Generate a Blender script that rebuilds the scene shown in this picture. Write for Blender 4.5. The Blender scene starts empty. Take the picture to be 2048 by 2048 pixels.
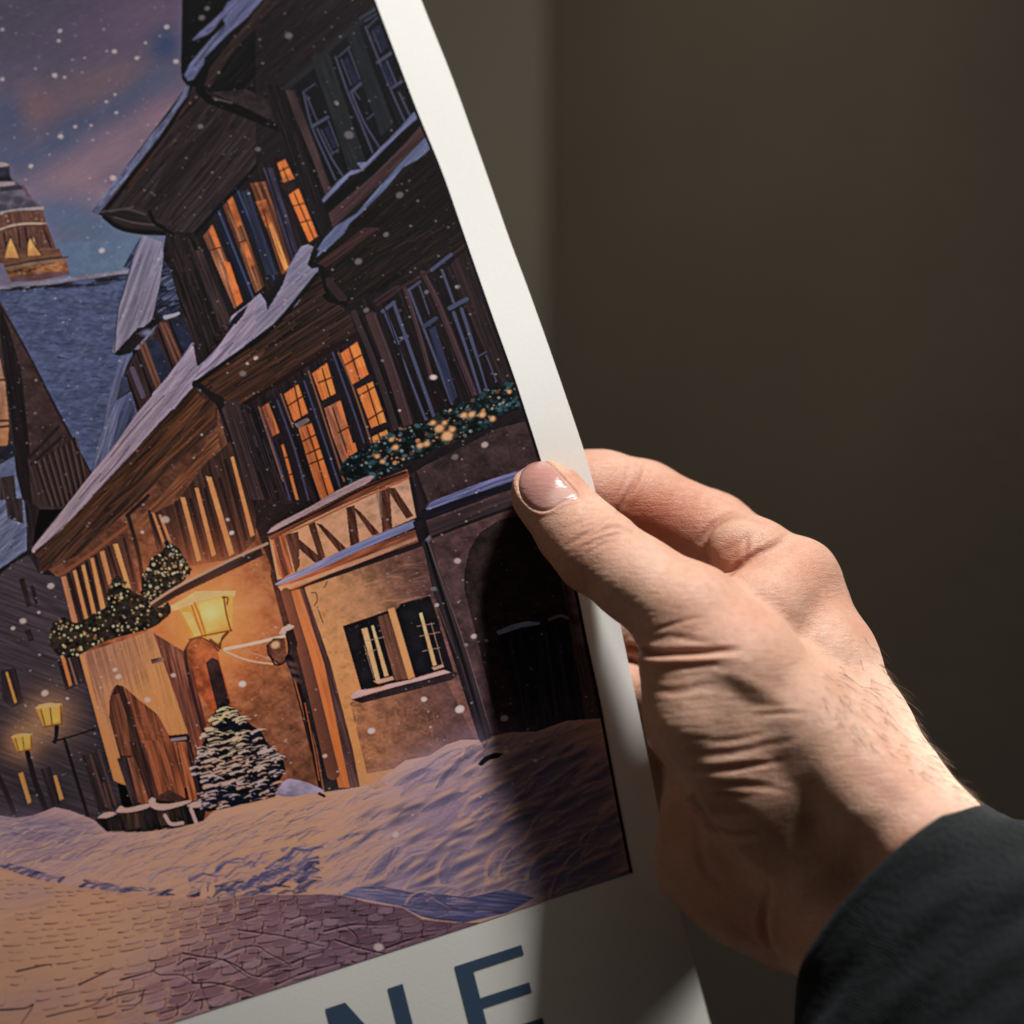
import bpy, bmesh, math, random
import numpy as np
from mathutils import Vector

# ------------------------------------------------------------------ scene, camera, light
sc = bpy.context.scene
col = sc.collection
S = 0.00015            # metres per picture unit in the plane of the thumb
CD = 0.65              # distance of the camera from that plane


def W(px, py, d):
    """picture units + depth (same unit, + = away) -> world metres, for numpy arrays or numbers"""
    y = np.asarray(d, dtype=np.float64) * S
    k = S * (CD + y) / CD
    return np.stack(np.broadcast_arrays((np.asarray(px) - 1024.0) * k, y, (1024.0 - np.asarray(py)) * k), axis=-1)


def W1(px, py, d):
    return Vector([float(c) for c in W(px, py, d)])


cam_d = bpy.data.cameras.new("camera")
cam = bpy.data.objects.new("camera", cam_d)
col.objects.link(cam)
cam.location = (0, -CD, 0)
cam.rotation_euler = (math.radians(90), 0, 0)
cam_d.sensor_width = 36.0
cam_d.lens = 36.0 * CD / (2048 * S)
cam_d.clip_start = 0.02
cam_d.clip_end = 60.0
cam_d.dof.use_dof = True
cam_d.dof.focus_distance = CD - 0.010
cam_d.dof.aperture_fstop = cam_d.lens / 21.0
sc.camera = cam

world = bpy.data.worlds.new("World")
sc.world = world
world.use_nodes = True
world.node_tree.nodes["Background"].inputs[0].default_value = (0.85, 0.72, 0.60, 1)
world.node_tree.nodes["Background"].inputs[1].default_value = 0.024


def area(name, loc, target, w, h, watts, color, spread=180):
    d = bpy.data.lights.new(name, 'AREA')
    d.shape = 'RECTANGLE'
    d.size, d.size_y = w, h
    d.energy = watts
    d.color = color
    d.spread = math.radians(spread)
    o = bpy.data.objects.new(name, d)
    col.objects.link(o)
    o.location = loc
    o.rotation_euler = (Vector(target) - Vector(loc)).to_track_quat('-Z', 'Y').to_euler()
    return o


KD = Vector((0.245, -0.35, 0.80)).normalized()
KEY = Vector((0.04, 0, -0.01)) + KD * 2.0
area("window_light", KEY, (0.02, 0.0, 0.0), 0.11, 0.40, 72, (1.0, 0.98, 0.94))
FD = Vector((-0.75, -0.55, 0.10)).normalized()
area("room_fill_light", FD * 2.2, (-0.05, 0.0, 0.0), 1.0, 1.0, 2.7, (1.0, 0.82, 0.66))
wl = bpy.data.lights.new("added_wall_wash", 'SPOT')  # added spot that washes the wall, no such lamp is known here
wl.energy = 3.2
wl.color = (1.0, 0.86, 0.66)
wl.spot_size = math.radians(75)
wl.spot_blend = 1.0
wl.shadow_soft_size = 0.06
wlo = bpy.data.objects.new("added_wall_wash", wl)
col.objects.link(wlo)
wlo.location = (-0.06, 0.06, 0.34)
wlo.rotation_euler = (Vector((0.12, 0.40, 0.08)) - wlo.location).to_track_quat('-Z', 'Y').to_euler()

sl = bpy.data.lights.new("added_corner_spot", 'SPOT')  # added spot just out of view, brightens the sheet's lower right corner
sl.energy = 4.5
sl.color = (1.0, 0.97, 0.90)
sl.spot_size = math.radians(50)
sl.spot_blend = 0.6
sl.shadow_soft_size = 0.026
slo = bpy.data.objects.new("added_corner_spot", sl)
col.objects.link(slo)
slo.location = (0.280, 0.026, 0.0)
slo.rotation_euler = (Vector((0.065, 0.018, -0.165)) - slo.location).to_track_quat('-Z', 'Y').to_euler()

sc.view_settings.view_transform = 'Standard'
sc.view_settings.look = 'None'
sc.view_settings.exposure = 0.0
sc.view_settings.gamma = 1.0
sc.view_settings.use_curve_mapping = False


# ------------------------------------------------------------------ node helpers
def new_mat(name):
    m = bpy.data.materials.new(name)
    m.use_nodes = True
    nt = m.node_tree
    return m, nt, nt.nodes["Principled BSDF"]


def node(nt, t, **kw):
    n = nt.nodes.new(t)
    for k, v in kw.items():
        if k in n.inputs.keys():
            n.inputs[k].default_value = v
        else:
            setattr(n, k, v)
    return n


def mixc(nt, fac, a, b, mode='MIX'):
    n = nt.nodes.new('ShaderNodeMix')
    n.data_type = 'RGBA'
    n.blend_type = mode
    for s, v in ((0, fac), (6, a), (7, b)):
        if hasattr(v, 'links'):
            nt.links.new(v, n.inputs[s])
        else:
            n.inputs[s].default_value = v
    return n.outputs[2]


def ramp(nt, src, p0, p1, c0=(0, 0, 0, 1), c1=(1, 1, 1, 1)):
    r = nt.nodes.new('ShaderNodeValToRGB')
    r.color_ramp.elements[0].position = p0
    r.color_ramp.elements[1].position = p1
    r.color_ramp.elements[0].color = c0
    r.color_ramp.elements[1].color = c1
    nt.links.new(src, r.inputs[0])
    return r.outputs[0]


def objcoord(nt):
    return nt.nodes.new('ShaderNodeTexCoord').outputs['Object']


def noise(nt, vec, scale, detail=4, rough=.55, stretch=None):
    n = node(nt, 'ShaderNodeTexNoise', Scale=scale, Detail=detail, Roughness=rough)
    if stretch:
        mp = nt.nodes.new('ShaderNodeMapping')
        mp.inputs['Scale'].default_value = stretch[0]
        mp.inputs['Rotation'].default_value = stretch[1]
        nt.links.new(vec, mp.inputs[0])
        vec = mp.outputs[0]
    nt.links.new(vec, n.inputs['Vector'])
    return n.outputs['Fac']


def bump(nt, bsdf, src, strength, dist, prev=None):
    b = node(nt, 'ShaderNodeBump', Strength=strength, Distance=dist)
    nt.links.new(src, b.inputs['Height'])
    if prev is not None:
        nt.links.new(prev, b.inputs['Normal'])
    nt.links.new(b.outputs[0], bsdf.inputs['Normal'])
    return b.outputs[0]


def mesh_np(name, verts, faces, mat=None, parent=None, smooth=True):
    """verts (n,3) float array, faces (m,k) int array, all with the same corner count"""
    me = bpy.data.meshes.new(name)
    verts = np.ascontiguousarray(verts, dtype=np.float32)
    faces = np.ascontiguousarray(faces, dtype=np.int32)
    k = faces.shape[1]
    me.vertices.add(len(verts))
    me.vertices.foreach_set("co", verts.ravel())
    me.loops.add(faces.size)
    me.loops.foreach_set("vertex_index", faces.ravel())
    me.polygons.add(len(faces))
    me.polygons.foreach_set("loop_start", np.arange(0, faces.size, k, dtype=np.int32))
    me.polygons.foreach_set("use_smooth", np.full(len(faces), smooth, dtype=bool))
    me.update(calc_edges=True)
    me.validate()
    o = bpy.data.objects.new(name, me)
    col.objects.link(o)
    if mat:
        me.materials.append(mat)
    if parent:
        o.parent = parent
    return o


def grid_faces(nu, nv, close_u=False):
    i = np.arange(nv - 1)[:, None]
    j = np.arange(nu if close_u else nu - 1)[None, :]
    a = i * nu + j
    b = i * nu + (j + 1) % nu
    return np.stack([a, b, b + nu, a + nu], -1).reshape(-1, 4)


def tag(o, label=None, category=None, kind=None, group=None):
    for k, v in (("label", label), ("category", category), ("kind", kind), ("group", group)):
        if v:
            o[k] = v
    return o


# ------------------------------------------------------------------ the room behind
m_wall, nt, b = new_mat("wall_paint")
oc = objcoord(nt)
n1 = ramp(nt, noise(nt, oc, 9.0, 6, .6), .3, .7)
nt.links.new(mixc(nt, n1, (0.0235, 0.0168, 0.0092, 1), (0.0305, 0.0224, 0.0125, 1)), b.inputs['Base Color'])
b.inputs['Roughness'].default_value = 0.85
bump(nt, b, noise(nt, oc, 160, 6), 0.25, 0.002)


def slab(name, x0, x1, y0, y1, z0, z1, mat, bev=0.004):
    bm = bmesh.new()
    bmesh.ops.create_cube(bm, size=1)
    for v in bm.verts:
        v.co = ((x0 + x1) / 2 + v.co.x * (x1 - x0), (y0 + y1) / 2 + v.co.y * (y1 - y0), (z0 + z1) / 2 + v.co.z * (z1 - z0))
    bmesh.ops.bevel(bm, geom=bm.edges[:], offset=bev, segments=3, affect='EDGES', profile=.5)
    me = bpy.data.meshes.new(name)
    bm.to_mesh(me)
    bm.free()
    me.materials.append(mat)
    o = bpy.data.objects.new(name, me)
    col.objects.link(o)
    return o


YB = 0.40
EX = (1095 - 1024) * S * (CD + YB) / CD
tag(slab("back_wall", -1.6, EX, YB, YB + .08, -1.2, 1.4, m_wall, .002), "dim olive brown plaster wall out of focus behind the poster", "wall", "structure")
side = tag(slab("side_wall", 0, 1.5, 0, .08, -1.2, 1.4, m_wall, .002), "brown wall running forward from the corner behind the hand, angled to fall dim", "wall", "structure")
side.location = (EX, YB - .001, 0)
side.rotation_euler = (0, 0, math.radians(-44))  # angle set so the window light only grazes this wall, shading it by shape

# ------------------------------------------------------------------ the sheet of the poster
PE = np.array([(570, -480), (700, -140), (750, 0), (835.4, 225), (884.6, 341.6), (939, 500), (993, 654.5), (1029.5, 755), (1081, 916), (1125, 1065), (1156, 1185),
               (1172, 1270.8), (1201.5, 1405), (1236, 1592), (1265.5, 1745.6), (1300, 1900), (1338, 2048), (1385, 2220)])
SE = np.array([(662, -480), (792, -140), (842, 0), (905, 155), (965, 323.5), (1026.4, 500), (1042, 538), (1097, 690.7), (1165, 890), (1190, 975), (1215, 1100), (1239.5, 1245),
               (1275, 1410.6), (1312, 1595), (1352, 1795), (1385, 1915), (1421, 2048), (1470, 2240)])
ED = np.array((-0.951, 0.309))          # direction of the rows, from the free edge inwards


def edge_interp(P):
    yy = np.linspace(-480, 2220, 271)
    xx = np.interp(yy, P[:, 1], P[:, 0])
    k = np.hanning(17)
    k /= k.sum()
    xs = np.convolve(np.pad(xx, 8, mode='reflect', reflect_type='odd'), k, mode='valid')
    return yy, xs


SY, SX = edge_interp(SE)
PY, PX = edge_interp(PE)


def sheet_depth(px, py):
    a = np.clip(1050 - px, 0, None)
    b = np.clip(px - 1050, 0, None)
    low = 1 / (1 + np.exp(-(py - 1250) / 90.0))
    dn = np.clip(py - 1330, 0, None)
    up = 90 * np.log1p(np.exp(np.clip((800 - py) / 90.0, -30, 30)))
    pinch = 8 * np.exp(-((px - 1095) / 70.0) ** 2 - ((py - 985) / 80.0) ** 2)
    wave = 1.6 * np.sin((py * 0.8 - px * 0.25) / 95.0) + 1.0 * np.sin((px + py * 0.5) / 60.0 + 1)
    return pinch + wave + 0.15 * up + 0.00013 * dn * dn + 0.00005 * a * a + 0.00030 * b * b * (1 - low) * -1 + low * 0.00075 * b * b


def sheet_xy(u, ty):
    """u = distance from the free edge along the row, ty = height on the free edge"""
    x = np.interp(ty, SY, SX) + u * ED[0]
    return x, ty + u * ED[1]


def sheet_pt(u, ty, off=0.0):
    x, y = sheet_xy(u, ty)
    return W(x, y, sheet_depth(x, y) - off)


# the print's inner edge measured in u as a function of ty
def print_u(ty):
    # intersect row with the print edge
    u = np.full_like(ty, 75.0)
    for _ in range(30):
        x, y = sheet_xy(u, ty)
        e = np.interp(y, PY, PX)
        u = u + (x - e) / (1.0 + 0.3 * 0.31) * 0.9
    return u


m_paper, nt, b = new_mat("poster_paper")
oc = objcoord(nt)
nt.links.new(mixc(nt, noise(nt, oc, 900, 3), (0.80, 0.795, 0.765, 1), (0.86, 0.855, 0.83, 1)), b.inputs['Base Color'])
b.inputs['Roughness'].default_value = 0.62
b.inputs['Specular IOR Level'].default_value = 0.25
bump(nt, b, noise(nt, oc, 1500, 4), 0.10, 0.0003)

NU, NV = 110, 170
uu, tt = np.meshgrid(np.linspace(0, 1600, NU), np.linspace(-460, 2230, NV))
front = sheet_pt(uu, tt).reshape(-1, 3)
back = sheet_pt(uu, tt, -1.6).reshape(-1, 3)
gf = grid_faces(NU, NV)
n = NU * NV
rim = np.concatenate([np.arange(NU), np.arange(1, NV) * NU + NU - 1, (NV - 1) * NU + np.arange(NU - 2, -1, -1), np.arange(NV - 2, 0, -1) * NU])
r2 = np.roll(rim, -1)
m = len(rim)
i1 = 2 * n + np.arange(m)
i2 = 2 * n + (np.arange(m) + 1) % m
faces = np.concatenate([gf[:, ::-1], gf + n, np.stack([i1, i2, i2 + m, i1 + m], -1)])
poster = mesh_np("poster", np.concatenate([front, back, front[rim], back[rim]]), faces, m_paper)
tag(poster, "large curved paper poster with a snowy town print and white border, pinched by the hand", "poster")

# the printed picture, colours painted by the code below
UW0, UW1 = 0.0, 1.0
corner_ty = None


def build_print(canvas, cx0, cy0):
    NVp, NUp = 1500, 1020
    t_end = brentq_corner()
    tys = np.linspace(-440, t_end, NVp)
    u0 = print_u(tys)
    s = np.linspace(0, 1, NUp)[None, :]
    U = u0[:, None] + s * (1440 - u0[:, None])
    T = np.repeat(tys[:, None], NUp, 1)
    x, y = sheet_xy(U, T)
    v = W(x, y, sheet_depth(x, y) - 0.9).reshape(-1, 3)
    keep = (x > -130) & (y < 2230)
    # sample the painting
    H, Wd = canvas.shape[:2]
    fx = np.clip(x - cx0, 0, Wd - 1.001)
    fy = np.clip(y - cy0, 0, H - 1.001)
    ix, iy = fx.astype(int), fy.astype(int)
    ax, ay = (fx - ix)[..., None], (fy - iy)[..., None]
    c = (canvas[iy, ix] * (1 - ax) + canvas[iy, ix + 1] * ax) * (1 - ay) + (canvas[iy + 1, ix] * (1 - ax) + canvas[iy + 1, ix + 1] * ax) * ay
    c = c.reshape(-1, 3)
    f = grid_faces(NUp, NVp)[:, ::-1]
    k = keep.reshape(-1)
    f = f[k[f].all(1)]
    idx = np.full(len(v), -1)
    used = np.unique(f)
    idx[used] = np.arange(len(used))
    m, nt, b = new_mat("printed_ink")
    at = node(nt, 'ShaderNodeAttribute', attribute_name="ink")
    nt.links.new(at.outputs['Color'], b.inputs['Base Color'])
    b.inputs['Roughness'].default_value = 0.5
    b.inputs['Specular IOR Level'].default_value = 0.12
    o = mesh_np("printed_picture", v[used], idx[f], m, poster)
    a = o.data.color_attributes.new("ink", 'FLOAT_COLOR', 'POINT')
    lin = np.where(c <= 0.04045, c / 12.92, ((c + 0.055) / 1.055) ** 2.4)
    rgba = np.ones((len(used), 4), dtype=np.float32)
    rgba[:, :3] = lin[used]
    a.data.foreach_set("color", rgba.ravel())
    return o


def brentq_corner():
    # ty whose print-edge point is at the traced corner height 1745.6
    lo, hi = 1600.0, 1760.0
    for _ in range(40):
        mid = (lo + hi) / 2
        u = print_u(np.array([mid]))
        _, y = sheet_xy(u, np.array([mid]))
        if y[0] < 1745.6:
            lo = mid
        else:
            hi = mid
    return lo


# block letters of the title under the picture
m_ink, nt, b = new_mat("navy_ink")
oc = objcoord(nt)
nt.links.new(mixc(nt, noise(nt, oc, 1200, 3), (0.040, 0.076, 0.135, 1), (0.050, 0.090, 0.155, 1)), b.inputs['Base Color'])
b.inputs['Roughness'].default_value = 0.5


def to_sheet_depth(x, y, off):
    return W(x, y, sheet_depth(x, y) - off)


def letter(quads, o0):
    """strokes as quads in letter space (along the line, down the stem), each a small grid following the sheet"""
    vs, fs = [], []
    for q in quads:
        q = np.array(q, float)
        nu, nv = 14, 14
        a, b_ = np.meshgrid(np.linspace(0, 1, nu), np.linspace(0, 1, nv))
        a, b_ = a[..., None], b_[..., None]
        p = (q[0] * (1 - a) + q[1] * a) * (1 - b_) + (q[3] * (1 - a) + q[2] * a) * b_
        x = o0[0] + p[..., 0] * 0.951 + p[..., 1] * 0.245
        y = o0[1] - p[..., 0] * 0.309 + p[..., 1] * 0.9695
        fs.append(grid_faces(nu, nv)[:, ::-1] + sum(len(v) for v in vs))
        vs.append(to_sheet_depth(x, y, 0.9).reshape(-1, 3))
    return mesh_np("letter", np.concatenate(vs), np.concatenate(fs), m_ink, poster)


def hz(pts):                                    # zoom view H -> picture units
    return [(600 + x * 648 / 1932, 1400 + y * 648 / 1932) for x, y in pts]


def rect(x0, y0, x1, y1):
    return [(x0, y0), (x1, y0), (x1, y1), (x0, y1)]


E0 = hz([(920, 1590)])[0]
letter([rect(0, 0, 35, 173), rect(35, 0, 141, 20.5), rect(35, 76, 138, 97), rect(35, 152, 146, 173)], E0)
N0 = hz([(150, 1842)])[0]
letter([rect(0, 0, 32, 173), [(32, 0), (42, 0), (131, 173), (32, 45)], rect(131, 0, 163, 173)], N0)

# ------------------------------------------------------------------ the hand, a continuous surface from a distance field
HV = 5.0
gx = np.arange(960, 2130, HV, dtype=np.float32)
gy = np.arange(840, 2180, HV, dtype=np.float32)
gz = np.arange(-470, 480, HV, dtype=np.float32)


class Field:
    def __init__(self):
        self.f = np.full((len(gx), len(gy), len(gz)), 120.0, dtype=np.float32)

    def cone(self, a, b, k, zs=1.0):
        """tapered capsule a=(x,y,z,r) b=(x,y,z,r); zs<1 flattens in depth"""
        pad = k + 12
        sl = []
        for i, g in enumerate((gx, gy, gz)):
            lo = min(a[i] - a[3], b[i] - b[3]) - pad
            hi = max(a[i] + a[3], b[i] + b[3]) + pad
            i0, i1 = np.searchsorted(g, lo), np.searchsorted(g, hi)
            sl.append(slice(max(i0 - 1, 0), min(i1 + 1, len(g))))
        X, Y, Z = gx[sl[0]][:, None, None], gy[sl[1]][None, :, None], gz[sl[2]][None, None, :]
        A = np.array(a, dtype=np.float32)
        B = np.array(b, dtype=np.float32)
        ab = (B - A)[:3]
        L = float((ab * ab).sum()) + 1e-6
        t = np.clip(((X - A[0]) * ab[0] + (Y - A[1]) * ab[1] + (Z - A[2]) * ab[2]) / L, 0, 1)
        dx, dy, dz = X - A[0] - t * ab[0], Y - A[1] - t * ab[1], (Z - A[2] - t * ab[2]) / zs
        d = np.sqrt(dx * dx + dy * dy + dz * dz) - (A[3] + t * (B[3] - A[3]))
        s = tuple(sl)
        self.f[s] = smin(self.f[s], d, k)

    def chain(self, pts, k, zs=1.0):
        for a, b in zip(pts[:-1], pts[1:]):
            self.cone(a, b, k, zs)


def smin(a, b, k):
    h = np.maximum(k - np.abs(a - b), 0) / k
    return np.minimum(a, b) - h * h * (k * 0.25)


def surface_nets(f):
    nx, ny, nz = f.shape
    ins = f < 0
    c = [(i, j, k) for i in (0, 1) for j in (0, 1) for k in (0, 1)]
    cnt = np.zeros((nx - 1, ny - 1, nz - 1), dtype=np.int8)
    for i, j, k in c:
        cnt += ins[i:nx - 1 + i, j:ny - 1 + j, k:nz - 1 + k]
    act = (cnt > 0) & (cnt < 8)
    ci = np.argwhere(act)
    idx = np.full(act.shape, -1, dtype=np.int32)
    idx[act] = np.arange(len(ci))
    acc = np.zeros((len(ci), 3))
    num = np.zeros(len(ci))
    vals = {o: f[ci[:, 0] + o[0], ci[:, 1] + o[1], ci[:, 2] + o[2]] for o in c}
    for a in c:
        for ax in range(3):
            if a[ax]:
                continue
            bb = list(a)
            bb[ax] = 1
            bb = tuple(bb)
            va, vb = vals[a], vals[bb]
            cr = (va < 0) != (vb < 0)
            t = np.where(cr, va / np.where(cr, va - vb, 1), 0)
            p = np.tile(np.array(a, dtype=float), (len(ci), 1))
            p[:, ax] += t
            acc[cr] += p[cr]
            num[cr] += 1
    v = ci + acc / num[:, None]
    faces = []
    for ax in range(3):
        s0 = [slice(None)] * 3
        s1 = [slice(None)] * 3
        s0[ax] = slice(0, -1)
        s1[ax] = slice(1, None)
        a, bq = ins[tuple(s0)], ins[tuple(s1)]
        e = np.argwhere(a != bq)
        o1, o2 = [(1, 2), (2, 0), (0, 1)][ax]
        ok = (e[:, o1] > 0) & (e[:, o2] > 0) & (e[:, o1] < f.shape[o1] - 1) & (e[:, o2] < f.shape[o2] - 1)
        e = e[ok]
        flip = a[tuple(e.T)]
        q = []
        for d1, d2 in ((1, 1), (0, 1), (0, 0), (1, 0)):
            p = e.copy()
            p[:, o1] -= d1
            p[:, o2] -= d2
            q.append(idx[tuple(p.T)])
        q = np.stack(q, 1)
        q[~flip] = q[~flip][:, ::-1]
        faces.append(q)
    return v, np.concatenate(faces)


def laplace(v, f, it, lam=0.5):
    e = np.concatenate([f[:, [0, 1]], f[:, [1, 2]], f[:, [2, 3]], f[:, [3, 0]]])
    deg = np.bincount(e[:, 0], minlength=len(v)).astype(float)
    for i in range(it):
        for l in (lam, -lam * 1.04):
            s = np.stack([np.bincount(e[:, 0], weights=v[e[:, 1], k], minlength=len(v)) for k in range(3)], 1)
            v = v + l * (s / deg[:, None] - v)
    return v


body = Field()
K = 46
# back of the hand and the five metacarpals, wrist, forearm
body.chain([(1588, 1172, 8, 90), (1596, 1205, 0, 90), (1647, 1330, -45, 104), (1707, 1469, -95, 112), (1783, 1596, -150, 114), (1858, 1692, -205, 120), (1960, 1800, -215, 118)], K)
body.chain([(1596, 1262, 130, 84), (1700, 1480, 10, 95), (1790, 1700, -95, 115)], K)
body.chain([(1568, 1360, 225, 78), (1660, 1560, 90, 92), (1750, 1770, -40, 115)], K)
body.chain([(1516, 1455, 285, 72), (1590, 1640, 150, 95), (1700, 1815, 0, 105)], K)
body.chain([(1425, 1640, 82, 98), (1432, 1715, 70, 114), (1500, 1780, 50, 112), (1605, 1828, 14, 112), (1720, 1872, -70, 125), (1860, 2010, -130, 120)], K)
body.chain([(1385, 1400, 175, 88), (1388, 1500, 150, 90), (1425, 1640, 112, 98)], K)
body.chain([(1480, 1450, 90, 105), (1550, 1600, 20, 130), (1690, 1740, -60, 140)], K)
# thumb ray and the ball of the thumb
body.chain([(1375, 1228, -180, 103), (1480, 1330, -195, 112), (1600, 1450, -180, 112), (1740, 1600, -188, 112)], K)
body.chain([(1382, 1328, -186, 106), (1406, 1432, -186, 110), (1458, 1532, -168, 100), (1528, 1612, -148, 92), (1640, 1700, -110, 105)], 44)
body.chain([(1440, 1360, -178, 108), (1490, 1450, -172, 108), (1560, 1560, -165, 105)], 40)
# web between thumb and index finger
body.chain([(1530, 1222, -92, 92), (1600, 1152, -18, 76)], 22)
body.chain([(1460, 1230, -90, 80), (1560, 1290, -40, 100)], 40)
# thumb
thumb = [(1084, 984, -54, 60), (1102, 1000, -62, 68), (1150, 1058, -100, 76), (1192, 1100, -130, 83), (1270, 1157, -158, 84), (1375, 1228, -180, 103)]
body.chain(thumb, 26)
# first phalanx of the index finger
body.chain([(1588, 1170, 8, 90), (1505, 1114, 0, 80), (1484, 1099, 2, 72)], 14)
fing = Field()
fing.chain([(1545, 1140, 60, 78), (1425, 1064, 104, 77), (1285, 1002, 104, 79), (1200, 978, 90, 76), (1135, 968, 82, 70)], 20)
fing.chain([(1592, 1258, 135, 82), (1420, 1175, 200, 74), (1300, 1130, 150, 72), (1190, 1112, 86, 64)], 18)
fing.chain([(1566, 1358, 228, 76), (1400, 1295, 280, 70), (1290, 1260, 180, 68), (1205, 1245, 92, 61)], 18)
fing.chain([(1514, 1452, 288, 70), (1370, 1420, 290, 60), (1290, 1390, 190, 58), (1235, 1375, 96, 53)], 18)
F = smin(body.f, fing.f, 6)
del body, fing
hv, hf = surface_nets(F)
del F
hv = laplace(hv * HV, hf, 4)
hv += np.array([gx[0], gy[0], gz[0]])
raw = mesh_np("hand_cage", hv, hf)
md = raw.modifiers.new("subdivision", 'SUBSURF')
md.levels = 1
md.render_levels = 1
ev = raw.evaluated_get(bpy.context.evaluated_depsgraph_get()).to_mesh()
nvt = len(ev.vertices)
hv = np.empty(nvt * 3, dtype=np.float32)
ev.vertices.foreach_get("co", hv)
hv = hv.reshape(-1, 3).astype(np.float64)
hn = np.empty(nvt * 3, dtype=np.float32)
ev.vertices.foreach_get("normal", hn)
hn = hn.reshape(-1, 3).astype(np.float64)
hf = np.empty(len(ev.polygons) * 4, dtype=np.int32)
ev.loops.foreach_get("vertex_index", hf)
hf = hf.reshape(-1, 4)
bpy.data.objects.remove(raw)


def seg_dist(P, poly):
    """distance to a polyline and the position 0..1 along it"""
    best = np.full(len(P), 1e9)
    pos = np.zeros(len(P))
    L = np.array([0] + [math.dist(a, b) for a, b in zip(poly[:-1], poly[1:])]).cumsum()
    for i, (a, b) in enumerate(zip(poly[:-1], poly[1:])):
        a, b = np.array(a, float), np.array(b, float)
        ab = b - a
        t = np.clip(((P - a) @ ab) / (ab @ ab + 1e-9), 0, 1)
        d = np.hypot(*(P - a - t[:, None] * ab).T)
        m = d < best
        best[m] = d[m]
        pos[m] = (L[i] + t[m] * (L[i + 1] - L[i])) / L[-1]
    return best, pos


def vw(x0, y0, w):
    return lambda pts: [(x0 + x * w / 1932, y0 + y * w / 1932) for x, y in pts]


def curve(pts, n=8):
    """Catmull-Rom through the points"""
    P = [np.array(p, float) for p in pts]
    if len(P) < 3:
        return [tuple(p) for p in P]
    P = [2 * P[0] - P[1]] + P + [2 * P[-1] - P[-2]]
    out = []
    for i in range(1, len(P) - 2):
        for t in np.linspace(0, 1, n, endpoint=False):
            a, b, c, d = P[i - 1:i + 3]
            out.append(tuple(0.5 * (2 * b + (c - a) * t + (2 * a - 5 * b + 4 * c - d) * t * t + (3 * b - a - 3 * c + d) * t ** 3)))
    out.append(tuple(P[-2]))
    return out


R1, R2, R3, Z1, Z2 = vw(1230, 1230, 400), vw(1400, 950, 400), vw(1280, 1600, 400), vw(960, 860, 600), vw(1200, 1200, 848)
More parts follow.
